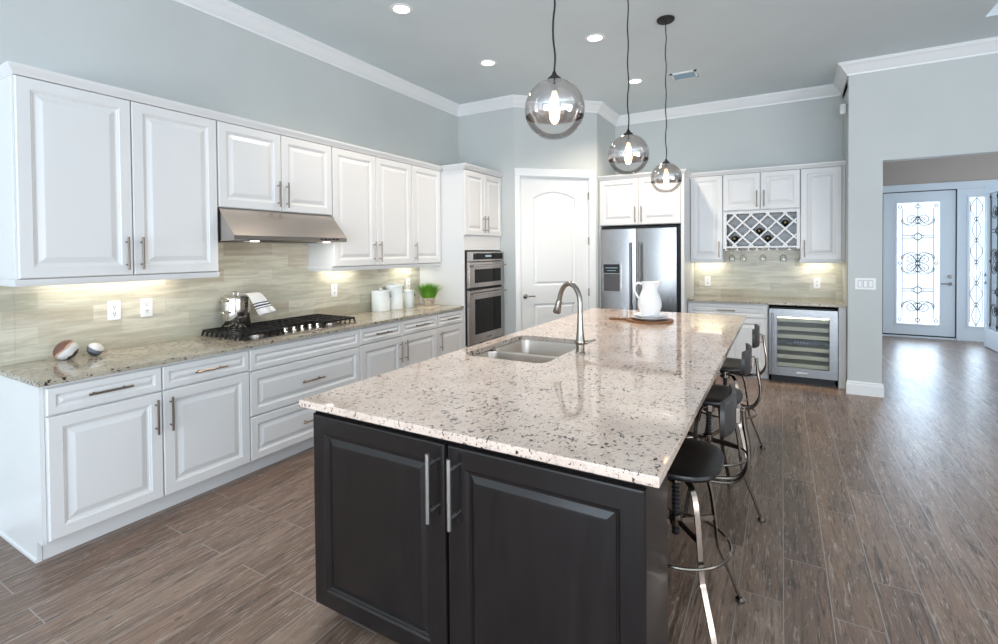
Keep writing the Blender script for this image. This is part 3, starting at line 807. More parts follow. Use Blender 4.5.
# canisters, grass plant
def canisters():
    for x, y, r, h, l in ((.110, 3.85, .096, .222, 'wide white lidded canister nearest the cooktop'), (.118, 4.052, .094, .278, 'tallest white lidded canister, in the middle of the three'), (.145, 4.255, .062, .192, 'slim white lidded canister nearest the grass plant')):
        t = thing('canister', l, 'canister', (x, y, .9246), group='white kitchen canisters')
        part(t, 'body', MB().lathe([(r*.97, 0), (r, .004), (r, h*.86), (r*.99, h*.865)], (x, y, .9246), 32), M_CERR)
        lid = part(t, 'lid', MB().lathe([(r*1.03, 0), (r*1.04, .004), (r*1.04, .020), (r, .026), (r*.5, .030), (.004, .031)], (x, y, .9246+h*.865), 32, True, False), M_CERR)
        part(lid, 'knob', MB().lathe([(.012, 0), (.014, .008), (.018, .016), (.014, .022)], (x, y, .9246+h*.865+.029), 14), M_CERR)
        d = Vector((.85, .50, 0)).normalized(); c = Vector((x, y, .9246+h*.70)); p = Vector((-d.y, d.x, 0))
        mb = MB(); mb.tube([c+d*(r-.002)+p*.012, c+d*(r+.012)+p*.012, c+d*(r+.018), c+d*(r+.012)-p*.012, c+d*(r-.002)-p*.012], .0035)
        mb.tube([c+d*(r+.001)+Vector((0,0,-.02)), c+d*(r+.001)+Vector((0,0,h*.16))], .005)
        part(t, 'clasp', mb, M_NICKEL, label='small metal clasp')
canisters()
def plant():
    x, y, z = .345, 4.36, .9246
    mb = MB().loft([[(a, b, zz) for a, b in rrect(.27, .44, 4.22, 4.47, .04)] for zz in (z, z+.012)])
    single('serving_tray', 'small pale wooden tray under the grass plant', 'tray', mb, M_PLATE, (x, y, z))
    z += .012
    t = thing('potted_grass', 'bright green wheatgrass in a small clay pot by the oven tower', 'plant', (x, y, z))
    part(t, 'pot', MB().lathe([(.050, 0), (.054, .006), (.074, .085), (.076, .095), (.068, .095), (.064, .080), (.010, .078)], (x, y, z), 28, True, True), M_POT)
    random.seed(11); mb = MB()
    for k in range(650):
        a = random.random()*2*PI; q = math.sqrt(random.random()); rb = .062*q
        h = random.uniform(.150, .205)*(1-.18*q*q); sp = (.118*q+random.uniform(-.025, .025))
        bx, by = x+rb*math.cos(a), y+rb*math.sin(a); w = .0026
        px, py = -math.sin(a+random.uniform(-.8, .8))*w, math.cos(a)*w
        mid = (bx+sp*.35*math.cos(a), by+sp*.35*math.sin(a), z+.075+h*.6); tip = (bx+sp*math.cos(a), by+sp*math.sin(a), z+.075+h)
        v = [mb.v((bx-px, by-py, z+.07)), mb.v((bx+px, by+py, z+.07)), mb.v((mid[0]+px, mid[1]+py, mid[2])), mb.v((mid[0]-px, mid[1]-py, mid[2])), mb.v(tip)]
        mb.f(v[:4]); mb.f([v[3], v[2], v[4]])
    part(t, 'grass', mb, M_GRASS, False, weld=False, kind='stuff')
plant()

# oven tower
def tower():
    t = thing('oven_cabinet', 'tall white oven tower cabinet at the end of the left run', 'cabinet', (.33, 5.05, 0))
    a, b = 4.62, YA-.003; xf = .648
    mb = MB(); mb.box(.002, xf, a, a+.022, 0, 2.48); mb.box(.002, xf, b-.02, b, 0, 2.48); mb.box(.002, xf, a+.022, b-.02, 1.56, 2.48)
    mb.box(.002, xf, a+.022, b-.02, .10, .455); mb.box(.002, .56, a+.022, b-.02, .02, .10); mb.box(.002, .05, a+.022, b-.02, .455, 1.56)
    part(t, 'carcass', mb, M_CAB, False)
    M = T(xf+.001, 0, 0, PI/2); m = (a+b)/2; w = m-a-G*2
    front(t, M, a+G, 1.735, w, .74, handle=vh(w, 0, 'R', up=True)); front(t, M, m+G, 1.735, w, .74, handle=vh(w, 0, 'L', up=True))
    front(t, M, a+G, .115, b-a-2*G, .335, 'drawer', .05, .9, handle=((.33, .17), (.53, .17)))
    mb = MB().sweep([(.37, a), (xf+.022, a), (xf+.022, b)], [(-.03, 0), (.001, 0), (.004, .010), (.014, .024), (.024, .040), (.028, .048), (.028, .058), (-.03, .058)], 2.481)
    part(t, 'cornice', mb, M_CAB)
    o = thing('double_oven', 'stainless double wall oven with black glass in the tower', 'oven', (.64, 5.06, .47))
    a, b = 4.655, 5.466; xf = .685
    part(o, 'oven_body', MB().box(.06, xf-.018, a+.01, b-.032, .462, 1.55), M_GASK, False)
    M = T(xf, a, 0, PI/2); w = b-a
    pn = part(o, 'control_panel', MB(M).box(0, w, -.006, .02, 1.428, 1.540, .003), M_STEEL, False)
    part(pn, 'display', MB(M).box(.10, w-.03, -.009, -.006, 1.448, 1.522, .001), M_DARKGL, False)
    part(pn, 'clock_readout', MB(M).box(.36, .50, -.0098, -.009, 1.478, 1.500), M_DISP, False)
    for z0, z1, gz0, gz1 in ((1.122, 1.420, 1.175, 1.335), (.470, 1.095, .575, .985)):
        mb = MB(M); mb.ring(w, z1-z0, [(0, -.02), (0, .008), (.003, .012), (.006, .012)], 0, z0)
        d = part(o, 'oven_door', mb, M_STEEL, False)
        part(d, 'oven_window', MB(M).box(.12, w-.09, -.0145, -.012, gz0, gz1, .001), M_DARKGL, False)
        zh = z1-.045; mb = MB(M); mb.tube([(.04, -.055, zh), (w-.04, -.055, zh)], .011, 12)
        for x in (.07, w-.07): mb.tube([(x, -.055, zh), (x, -.010, zh)], .008, 8)
        part(d, 'handle', mb, M_STEEL)
    part(o, 'name_plate', MB(M).box(w*.46, w*.60, -.0135, -.012, .505, .525), M_STEELX, False)
tower()

# ------------------------------------------------------------------ far wall: refrigerator, wine bar
def fridge():
    t = thing('refrigerator_cabinet', 'white surround and two door cabinet over the refrigerator', 'cabinet', (2.2, 6.7, 0))
    yf = 6.35
    mb = MB(); mb.box(1.663, 1.684, yf, YW-.002, 0, 2.466); mb.box(2.704, 2.742, yf-.02, YW-.002, 0, 2.466); mb.box(1.684, 2.704, yf, YW-.002, 1.868, 2.466)
    part(t, 'carcass', mb, M_CAB, False)
    M = T(0, yf-.001, -.020)
    a, m, b = 1.672, 2.188, 2.702; w = m-a-2*G
    front(t, M, a+G, 1.893, w, .59, handle=vh(w, 0, 'R', up=True)); front(t, M, m+G, 1.893, w, .59, handle=vh(w, 0, 'L', up=True))
    mb = MB().sweep([(1.664, yf-.022), (2.742, yf-.022), (2.742, YW-.40)], [(-.03, 0), (.001, 0), (.004, .010), (.014, .024), (.024, .040), (.028, .048), (.028, .058), (-.03, .058)], 2.466)
    part(t, 'cornice', mb, M_CAB)
    f = thing('refrigerator', 'stainless steel side by side refrigerator with water dispenser', 'refrigerator', (2.18, 6.7, 0))
    part(f, 'fridge_body', MB().box(1.690, 2.696, 6.375, YW-.03, .01, 1.850), M_GASK, False)
    x0, xm, x1 = 1.692, 2.158, 2.652; yd = 6.372
    for a, b in ((x0, xm-.004), (xm+.004, x1)):
        mb = MB()
        n = 10; prof = []
        L = []
        for z in (.06, 1.818):
            ring = [(a, yd, z)]
            for k in range(n+1):
                u = k/n; ring.append((a+(b-a)*u, yd-.055-.014*math.sin(PI*u)**.7, z))
            ring.append((b, yd, z)); L.append(ring)
        mb.loft(L)
        d = part(f, 'fridge_door', mb, M_STEELV, True)
        left = a == x0; hx = (b-.055) if left else (a+.055); yh = yd-.115
        mb = MB(); mb.tube([(hx, yh, .74), (hx, yh, 1.64)], .013, 12)
        for z in (.80, 1.58): mb.tube([(hx, yh, z), (hx, yd-.05, z)], .010, 8)
        part(d, 'handle', mb, M_HAND)
        if left:
            mb = MB(T(1.712, yd-.064, 0)); mb.ring(.262, .40, [(0, -.01), (0, .008), (.006, .012), (.022, .012), (.026, .004)], 0, .985)
            dp = part(d, 'dispenser', mb, M_STEELV, False)
            part(d, 'dispenser_panel', MB(T(1.712, yd-.064, 0)).box(.026, .236, -.0135, -.004, 1.245, 1.36), M_BLACK, False)
            mb = MB(T(1.712, yd-.064, 0)); mb.box(.026, .236, -.009, -.004, 1.01, 1.235); mb.box(.10, .16, -.02, -.009, 1.13, 1.235, .003)
            part(d, 'dispenser_recess', mb, mat('dispenser_recess_grey', (92, 88, 88), .3, .6), False)
            mb = MB(T(1.712, yd-.064, 0)); mb.box(.05, .21, -.0142, -.0135, 1.31, 1.318); mb.box(.07, .19, -.0142, -.0135, 1.275, 1.281)
            part(d, 'dispenser_readout', mb, M_DISP, False)
    part(f, 'toe_grille', MB().box(x0, x1, 6.36, 6.375, .012, .055), M_BLACK, False)
fridge()

def winebar():
    yb, yu = 6.545, 6.81
    # base
    t = thing('base_cabinet', 'white base cabinet left of the wine cooler with one wide drawer', 'cabinet', (3.18, 6.8, 0))
    mb = MB(); mb.box(2.745, 3.640, yb, YW-.002, .105, .895); mb.box(2.745, 3.640, yb+.075, YW-.002, 0, .105)
    part(t, 'carcass', mb, M_CAB, False)
    M = T(0, yb-.001, 0); w = 3.632-2.75-2*G
    front(t, M, 2.75+G, .727, w, .152, 'drawer', .036, .55, handle=((w/2-.10, .078), (w/2+.10, .078)))
    w2 = (3.632-2.75)/2-2*G
    for i in (0, 1): front(t, M, 2.75+G+i*(w2+2*G), .118, w2, .600, handle=vh(w2, .600, 'R' if i == 0 else 'L'))
    mb = MB(); mb.box(4.318, 4.386, yb-.02, YW-.002, 0, .895)
    part(t, 'filler_panel', mb, M_CAB, False)
    mb = MB().box(2.745, 4.398, 6.493, YW-.001, .897, .9246, .003)
    single('countertop', 'short granite countertop over the wine cooler', 'countertop', mb, M_GRANL, (3.5, 6.8, .897), smooth=False)
    struct('trim_7', 'beige striated tile backsplash below the wine rack', MB().box(2.745, 4.398, YW-.010, YW-.0005, .925, 1.56), M_TILEX, 'backsplash')
    outlet('white outlet on the tile nearest the refrigerator', T(2.915, YW-.0105, 1.12)); outlet('white outlet on the tile nearest the grey entry wall', T(4.146, YW-.0105, 1.12))
    # cooler
    c = thing('wine_cooler', 'stainless wine cooler with lit wooden shelves behind glass', 'wine cooler', (3.98, 6.8, 0))
    x0, x1 = 3.648, 4.308; yc = yb-.01
    mb = MB(); mb.box(x0, x1, YW-.07, YW-.05, .02, .868); mb.box(x0, x0+.02, yc, YW-.07, .02, .868); mb.box(x1-.02, x1, yc, YW-.07, .02, .868); mb.box(x0, x1, yc, YW-.07, .85, .868); mb.box(x0, x1, yc, YW-.07, .02, .085)
    part(c, 'cooler_body', mb, M_GASK, False)
    mb = MB(); O = lambda y: [(x0, y, .09), (x1, y, .09), (x1, y, .852), (x0, y, .852)]
    I = lambda i, y: [(x0+.080-i, y, .185-i), (x1-.075+i, y, .185-i), (x1-.075+i, y, .768+i), (x0+.080-i, y, .768+i)]
    mb.fill([O(yc-.045), I(0, yc-.045)]); mb.fill([O(yc-.003), I(0, yc-.003)]); mb.loft([O(yc-.045), O(yc-.003)], False, False); mb.loft([I(0, yc-.045), I(-.004, yc-.038), I(0, yc-.003)], False, False)
    d = part(c, 'cooler_door', mb, M_STEELX, False)
    part(d, 'glass_pane', MB().box(x0+.078, x1-.073, yc-.028, yc-.020, .183, .770), M_COOLGL, False)
    mb = MB(); hx = x0+.038; mb.tube([(hx, yc-.095, .12), (hx, yc-.095, .80)], .012, 12)
    for z in (.17, .75): mb.tube([(hx, yc-.095, z), (hx, yc-.04, z)], .009, 8)
    part(d, 'handle', mb, M_STEELV)
    part(d, 'name_plate', MB().box(3.92, 4.03, yc-.0475, yc-.0445, .125, .143, .001), M_CHROME, False)
    for z in (.725, .625, .535, .395, .300, .205):
        part(c, 'shelf', MB().box(x0+.03, x1-.03, yc+.01, YW-.09, z-.022, z+.022, .003), M_PALEW, False, label='pale wooden shelf front')
    part(c, 'control_strip', MB().box(x0+.03, x1-.03, yc+.02, yc+.05, .445, .49), M_BLACK, False)
    mb = MB()
    for k in range(5): mb.box(3.90+k*.03, 3.915+k*.03, yc+.0185, yc+.0205, .463, .472)
    part(c, 'readout', mb, M_DISP, False)
    part(c, 'toe_grille', MB().box(x0, x1, yc+.02, yc+.04, .0, .085), M_BLACK, False)
    l = area('cooler_light', (3.98, yc+.02, .835), (0, .25, -1), .55, .02, 8, (1, .97, .85))
    # uppers
    zt = 2.476; M = T(0, yu-.021+.0, 0)
    def carcass(t, a, b, z0): part(t, 'carcass', MB().box(a, b, yu-.018, YW-.002, z0, 2.48), M_CAB, False)
    RL = [(0, 0), (.004, -.002), (.010, .012), (.010, .034), (0, .04), (-.02, .04), (-.02, 0)]
    def strip(t, a, b):
        part(t, 'light_strip', MB().box(a, b, 6.98, 7.02, 1.388, 1.398), M_STRIP, False, label='glowing under-cabinet light strip')
        area('undercabinet_light', ((a+b)/2, 7.0, 1.38), (0, .25, -1), b-a, .05, .9, (1, .93, .78))
    t = thing('wall_cabinet', 'tall single door white cabinet between refrigerator and wine rack', 'cabinet', (2.93, 6.95, 1.4), group='far wall cabinets')
    carcass(t, 2.745, 3.128, 1.398); w = 3.128-2.745-2*G
    front(t, M, 2.745+G, 1.412, w, zt-1.412, handle=vh(w, 0, 'R', up=True)); 
    part(t, 'light_rail', MB().sweep([(3.128, YW-.02), (3.128, yu-.018), (2.745, yu-.018)][::-1], RL, 1.376), M_CAB); strip(t, 2.80, 3.10)
    t = thing('wall_cabinet', 'short two door white cabinet above the wine rack', 'cabinet', (3.55, 6.95, 2.02), group='far wall cabinets')
    carcass(t, 3.132, 3.962, 2.022)
    m = 3.549; w = m-3.132-2*G; front(t, M, 3.132+G, 2.027, w, zt-2.027, handle=vh(w, 0, 'R', up=True)); w = 3.962-m-2*G; front(t, M, m+G, 2.027, w, zt-2.027, handle=vh(w, 0, 'L', up=True))
    t = thing('wall_cabinet', 'tall single door white cabinet at the grey entry wall', 'cabinet', (4.17, 6.95, 1.4), group='far wall cabinets')
    carcass(t, 3.966, 4.372, 1.398); w = 4.366-3.966-2*G
    front(t, M, 3.966+G, 1.412, w, zt-1.412, handle=vh(w, 0, 'L', up=True))
    part(t, 'filler_panel', MB().box(4.374, 4.399, yu-.01, YW-.002, 1.398, 2.48), M_CAB, False)
    part(t, 'light_rail', MB().sweep([(3.966, YW-.02), (3.966, yu-.018), (4.372, yu-.018)][::-1], [(-o, z) for o, z in RL], 1.376), M_CAB); strip(t, 4.02, 4.30)
    mb = MB().sweep([(2.7435, yu-.042), (4.399, yu-.042)], [(-.03, 0), (.001, 0), (.004, .008), (.012, .02), (.022, .034), (.026, .042), (.026, .052), (-.03, .052)], 2.4805)
    struct('trim_8', 'white cornice along the tops of the far wall cabinets', mb, M_CAB, 'cabinet cornice', True)
    # rack
    r = thing('wine_rack', 'white diamond lattice wine rack under the short far cabinet', 'wine rack', (3.55, 6.95, 1.57))
    a, b, z0, z1 = 3.172, 3.928, 1.580, 1.984; yf = yu-.022
    mb = MB(); mb.box(3.132, a, yf, YW-.06, 1.545, 2.02); mb.box(b, 3.962, yf, YW-.06, 1.545, 2.02); mb.box(a, b, yf, YW-.06, z1, 2.02); mb.box(a, b, yf, YW-.06, 1.560, z0); mb.box(3.132, 3.962, YW-.06, YW-.045, 1.545, 2.02)
    part(r, 'rack_frame', mb, M_CAB, False)
    mb = MB(); P = .182; xs, zs = 3.264, 1.693; hw = .0105
    def clip(cx_, cz, s):
        # line through (cx,cz) with slope s, clipped to the opening
        pts = []
        for x in (a, b):
            z = cz+s*(x-cx_)
            if z0-1e-6 <= z <= z1+1e-6: pts.append((x, z))
        for z in (z0, z1):
            x = cx_+(z-cz)/s
            if a <= x <= b: pts.append((x, z))
        pts = sorted(set((round(x, 5), round(z, 5)) for x, z in pts)); return pts
    for i in range(-6, 12):
        for s in (1, -1):
            p = clip(xs+P/2+i*P, zs, s)
            if len(p) < 2 or (p[-1][0]-p[0][0]) < .02: continue
            (xa, za), (xb, zb_) = p[0], p[-1]; dd = Vector((xb-xa, zb_-za)).normalized(); n = Vector((-dd.y, dd.x))*hw
            ring = [(xa+n.x, za+n.y), (xb+n.x, zb_+n.y), (xb-n.x, zb_-n.y), (xa-n.x, za-n.y)]
            mb.loft([[(x, y, z) for x, z in ring] for y in (yf+.004+(.001 if s > 0 else 0), YW-.07)])
    part(r, 'lattice', mb, M_CAB, False)
    mb = MB()
    for k in range(7):
        x = (3.165, 3.292, 3.419, 3.510, 3.638, 3.7265, 3.8535)[k]
        mb.box(x-.006, x+.006, yf+.005, YW-.06, 1.535, 1.560); mb.box(x-.022, x+.022, yf+.005, YW-.06, 1.527, 1.535)
    part(r, 'stemware_rail', mb, M_CAB, False)
    M_BOT = mat('dark_green_bottle_glass', (30, 34, 22), .1); M_FOIL = mat('bronze_foil', (92, 78, 48), .35, .7)
    for (i, j), l in (((0, 0), 'wine bottle lying in the lower left of the rack'), ((1.5, .5), 'wine bottle in the middle row at the centre of the rack'), ((2, 0), 'wine bottle lying low, just right of the rack centre'), ((3, 1), 'wine bottle in the top right cell of the rack')):
        cx_, cz = xs+i*P, zs+j*P
        rz = .040; czb = cz-P/2+hw*1.42+rz*1.414+.002
        o = thing('wine_bottle', l, 'bottle', (cx_, yf+.1, czb), group='wine bottles in the rack')
        prof = [(.006, 0), (.034, 0), (.038, .004), (.038, .150), (.030, .180), (.014, .205), (.0135, .225)]
        Mb_ = Matrix.Translation((cx_, YW-.075, czb)) @ Matrix.Rotation(PI/2, 4, 'X')
        part(o, 'bottle_glass', MB(Mb_).lathe(prof, n=20), M_BOT)
        part(o, 'foil_cap', MB(Mb_).lathe([(.0145, .200), (.0145, .262), (.012, .264)], n=16), M_FOIL)
    gx = [3.2285, 3.3555, 3.5740, 3.79]
    names = ['hanging wine glass farthest left under the rack', 'second hanging wine glass from the left under the rack', 'third hanging wine glass from the left under the rack', 'hanging wine glass farthest right under the rack']
    for x, l in zip(gx, names):
        z = 1.536
        mb = MB().lathe([(.034, 0), (.034, .002), (.006, .006), (.004, .012)], (x, 6.87, z), 20)
        mb.lathe([(.004, -.060), (.004, .006)], (x, 6.87, z), 10)
        mb.lathe([(.004, -.058), (.020, -.066), (.036, -.088), (.039, -.115), (.033, -.150), (.0315, -.150), (.0375, -.115), (.034, -.089), (.018, -.068), (.003, -.062)], (x, 6.87, z), 24, False, False)
        single('wine_glass', l, 'wine glass', mb, M_GLASS, (x, 6.87, z), 'hanging wine glasses')
winebar()
# motion sensor
mb = MB().box(4.335, 4.392, 6.62, 6.70, 3.03, 3.14, .012)
single('motion_sensor', 'small white sensor high on the wall right of the far cabinets', 'sensor', mb, M_OUT, (4.39, 6.66, 3.08))

# ------------------------------------------------------------------ island
IX0, IX1, IY0, IY1, ZC = 2.02, 3.49, 1.353, 5.06, .9246
SX0, SX1, SY0, SY1 = 2.115, 2.655, 2.42, 3.20
def island():
    t = thing('kitchen_island', 'dark espresso kitchen island with two doors on its near end', 'island', (2.75, 3.2, 0))
    yf = 1.403; yb = 1.715
    mb = MB(); mb.box(2.062, 3.440, yf, yb, .062, .892, 0); mb.box(2.125, 3.40, yf+.045, yb, 0, .062)
    mb.box(2.062, 3.05, yb, SY0-.03, .062, .892); mb.box(2.062, 3.05, SY1+.03, 5.02, .062, .892)
    mb.box(2.062, SX0-.012, SY0-.03, SY1+.03, .062, .892); mb.box(SX1+.02, 3.05, SY0-.03, SY1+.03, .062, .892); mb.box(SX0-.012, SX1+.02, SY0-.03, SY1+.03, .062, .64)
    mb.box(2.125, 3.02, yb, 4.98, 0, .062)
    part(t, 'carcass', mb, M_ESP, False)
    M = T(0, yf-.001, 0)
    ISL = [(0, 0), (0, .012), (.004, .019), (.009, .021), (.072, .021), (.078, .015), (.084, .0135), (.088, .008), (.092, .008), (.113, .0165), (.118, .0170)]
    zb, zh = .062, .804
    HM = m_metal('satin_nickel_pull', (200, 200, 200), .3)
    for x0, x1, hx in ((2.066, 2.752, 2.704), (2.762, 3.446, 2.796)):
        Md = M @ Matrix.Translation((x0, 0, zb)); d = part(t, 'door', MB(Md).ring(x1-x0, zh, ISL), M_ESP, False)
        pull(d, Md, (hx-x0, .61-zb-.02), (hx-x0, .835-zb+.0), HM, .008, .036)
    mb = MB()
    for k in range(3):
        y0 = yb+.06+k*1.09; Mr = Matrix.Translation((3.052, 0, 0)) @ Matrix.Rotation(PI/2, 4, 'Z')
        mb.M = Mr; mb.ring(1.02, .70, [(0, -.002), (0, .010), (.07, .010), (.08, .002), (.1, .002)], y0, .12)
    part(t, 'back_panel', mb, M_ESP, False)
    part(t, 'outlet_strip', MB().box(2.0615, 2.0625, 3, 3.1, .5, .6), M_ESP, False) if False else None
    # top with sink opening
    mb = MB(); hole = rrect(SX0, SX1, SY0, SY1, .07, 6)
    O = lambda i, z: [(IX0+i, IY0+i, z), (IX1-i, IY0+i, z), (IX1-i, IY1-i, z), (IX0+i, IY1-i, z)]
    I = lambda z: [(x, y, z) for x, y in hole]
    mb.fill([O(.004, ZC), I(ZC)]); mb.fill([O(.004, ZC-.032), I(ZC-.032)])
    mb.loft([O(.004, ZC), O(.001, ZC-.001), O(0, ZC-.004), O(0, ZC-.028), O(.004, ZC-.032)], False, False)
    mb.loft([I(ZC), I(ZC-.032)], False, False)
    single('island_countertop', 'polished cream speckled granite top of the island', 'countertop', mb, M_GRAN, (2.75, 3.2, ZC-.032), smooth=False)
    # sink
    s = thing('kitchen_sink', 'undermount double bowl steel sink in the island', 'sink', (2.38, 2.8, .66))
    zt = ZC-.033
    def bowl(x0, x1, y0, y1, dep, ztop):
        mb = MB(); L = []
        for i, z in ((-.012, ztop), (0, ztop), (.002, ztop-.01), (.010, ztop-dep+.05), (.022, ztop-dep+.018), (.05, ztop-dep+.002), (.09, ztop-dep)):
            L.append([(x, y, z) for x, y in rrect(x0+i, x1-i, y0+i, y1-i, max(.02, .065-i*.3), 6)])
        mb.loft(L, False, True)
        # outer skin keeps thickness
        L2 = [[(x, y, z) for x, y in rrect(x0+i, x1-i, y0+i, y1-i, .06, 6)] for i, z in ((-.012, ztop), (-.006, ztop-dep*.8), (.03, ztop-dep-.004))]
        mb.loft(L2, False, True)
        b_ = part(s, 'bowl', mb, M_SINK)
        part(b_, 'drain', MB().lathe([(.045, 0), (.045, .003), (.03, .004), (.028, .001)], ((x0+x1)/2, (y0+y1)/2, ztop-dep), 20), M_CHROME)
    bowl(SX0+.004, SX1-.004, SY0+.004, 2.735, .17, zt); bowl(SX0+.004, SX1-.004, 2.765, SY1-.004, .22, zt)
    part(s, 'divider', MB().box(SX0+.03, SX1-.03, 2.736, 2.764, zt-.03, zt-.004, .006), M_SINK, True)
    # faucet
    fx, fy = 2.722, 2.800
    f = thing('kitchen_faucet', 'brushed nickel gooseneck faucet behind the island sink', 'faucet', (fx, fy, ZC))
    mb = MB().lathe([(.030, 0), (.030, .004), (.026, .008), (.025, .050), (.030, .056), (.031, .066), (.027, .080), (.021, .125), (.017, .20), (.0155, .24)], (fx, fy, ZC), 24, True, False)
    d = Vector((-.91, .41, 0)); z0 = ZC
    arc = [(0, .235), (0, .30), (.008, .345), (.036, .390), (.080, .412), (.124, .404), (.156, .372), (.174, .335), (.184, .300)]
    pts = bez([Vector((fx, fy, z0+z))+d*o for o, z in arc], 5)
    mb.tube(pts, .0155, 14)
    part(f, 'spout', mb, M_NICKEL)
    p0, p1 = Vector((fx, fy, z0+.303))+d*.1832, Vector((fx, fy, z0+.222))+d*.208
    part(f, 'spray_head', MB().tube([p0, p0.lerp(p1, .08), p0.lerp(p1, .55), p0.lerp(p1, .95), p1], .02, 16, rr=[.0165, .0185, .021, .026, .024]), M_NICKEL)
    e = Vector((.80, .60, 0))
    q0, q1, q2 = Vector((fx, fy, z0+.062)), Vector((fx, fy, z0+.062))+e*.045, Vector((fx, fy, z0+.075))+e*.095
    mb = MB().tube([q0, q1], .014, 12); mb.tube([q1-e*.008, q1.lerp(q2, .5), q2], .007, 10)
    part(f, 'lever', mb, M_NICKEL)
island()

def tabletop():
    cx, cy = 2.785, 4.32; z = ZC
    d = Vector((-.80, -.10, 0)).normalized()      # paddle handle direction
    ang = math.atan2(d.y, d.x)
    pts = []
    R = .195
    for k in range(40):
        a = ang+math.radians(14)+(2*PI-math.radians(28))*k/39; pts.append((cx+R*math.cos(a), cy+R*math.sin(a)))
    p = Vector((-d.y, d.x, 0)); h0 = Vector((cx, cy, 0))
    for o, w in ((R+.02, -.022), (R+.13, -.022), (R+.15, -.012), (R+.15, .012), (R+.13, .022), (R+.02, .022)): q = h0+d*o+p*w; pts.append((q.x, q.y))
    mb = MB(); mb.loft([[(x, y, zz) for x, y in pts] for zz in (z, z+.018)])
    single('serving_board', 'round wooden paddle board on the island under the pitcher', 'board', mb, M_BOARD, (cx, cy, z))
    z += .018
    mb = MB().lathe([(.085, 0), (.09, .004), (.152, .020), (.157, .023), (.152, .025), (.09, .009), (.002, .008)], (cx, cy, z), 40, True, False)
    single('dinner_plate', 'lower white plate resting on the wooden board', 'plate', mb, M_CER, (cx, cy, z), 'stacked plates under the pitcher')
    z += .0105
    mb = MB().lathe([(.075, 0), (.08, .004), (.138, .030), (.144, .034), (.139, .036), (.08, .009), (.002, .008)], (cx, cy, z+.0005), 40, True, False)
    single('dinner_plate', 'upper white plate directly under the pitcher', 'plate', mb, M_CER, (cx, cy, z), 'stacked plates under the pitcher')
    z += .0095
    t = thing('pitcher', 'white ceramic pitcher on plates at the far end of the island', 'pitcher', (cx, cy, z))
    prof = [(r, z_*.945) for r, z_ in [(.060, 0), (.070, .004), (.072, .012), (.082, .040), (.098, .095), (.100, .125), (.094, .165), (.080, .205), (.067, .240), (.061, .265), (.062, .290), (.070, .315), (.074, .322)]]
    n = 36; sp = Vector((.93, .36, 0)); L = []
    def loop(r, zz, k):
        out = []
        for i in range(n):
            a = 2*PI*i/n; dv = Vector((math.cos(a), math.sin(a), 0)); c_ = max(0, dv.dot(sp)); q = r+k*.038*c_**6
            out.append((cx+dv.x*q, cy+dv.y*q, z+zz+k*.012*c_**4))
        return out
    for r, zz in prof: L.append(loop(r, zz, max(0, (zz-.236)/.068) if zz > .236 else 0))
    for r, zz in reversed(prof[4:]): L.append(loop(r-.006, zz-.001, max(0, (zz-.236)/.068) if zz > .236 else 0))
    part(t, 'body', MB().loft(L, True, True), M_CER, ang=60)
    hd = -sp; c = Vector((cx, cy, z))
    q = [c+hd*.066+Vector((0,0,.284)), c+hd*.095+Vector((0,0,.296)), c+hd*.128+Vector((0,0,.270)), c+hd*.130+Vector((0,0,.232)), c+hd*.108+Vector((0,0,.189)), c+hd*.088+Vector((0,0,.159))]
    part(t, 'handle', MB().tube(bez(q, 6), .009, 10), M_CER)
    gx, gy = cx-.215, cy-.02
    mb = MB().lathe([(.028, 0), (.030, .003), (.036, .10), (.0345, .10), (.0285, .010), (.002, .008)], (gx, gy, ZC+.018), 24, True, False)
    single('drinking_glass', 'clear drinking glass on the board left of the pitcher', 'glass', mb, M_GLASS, (gx, gy, ZC+.018))
tabletop()

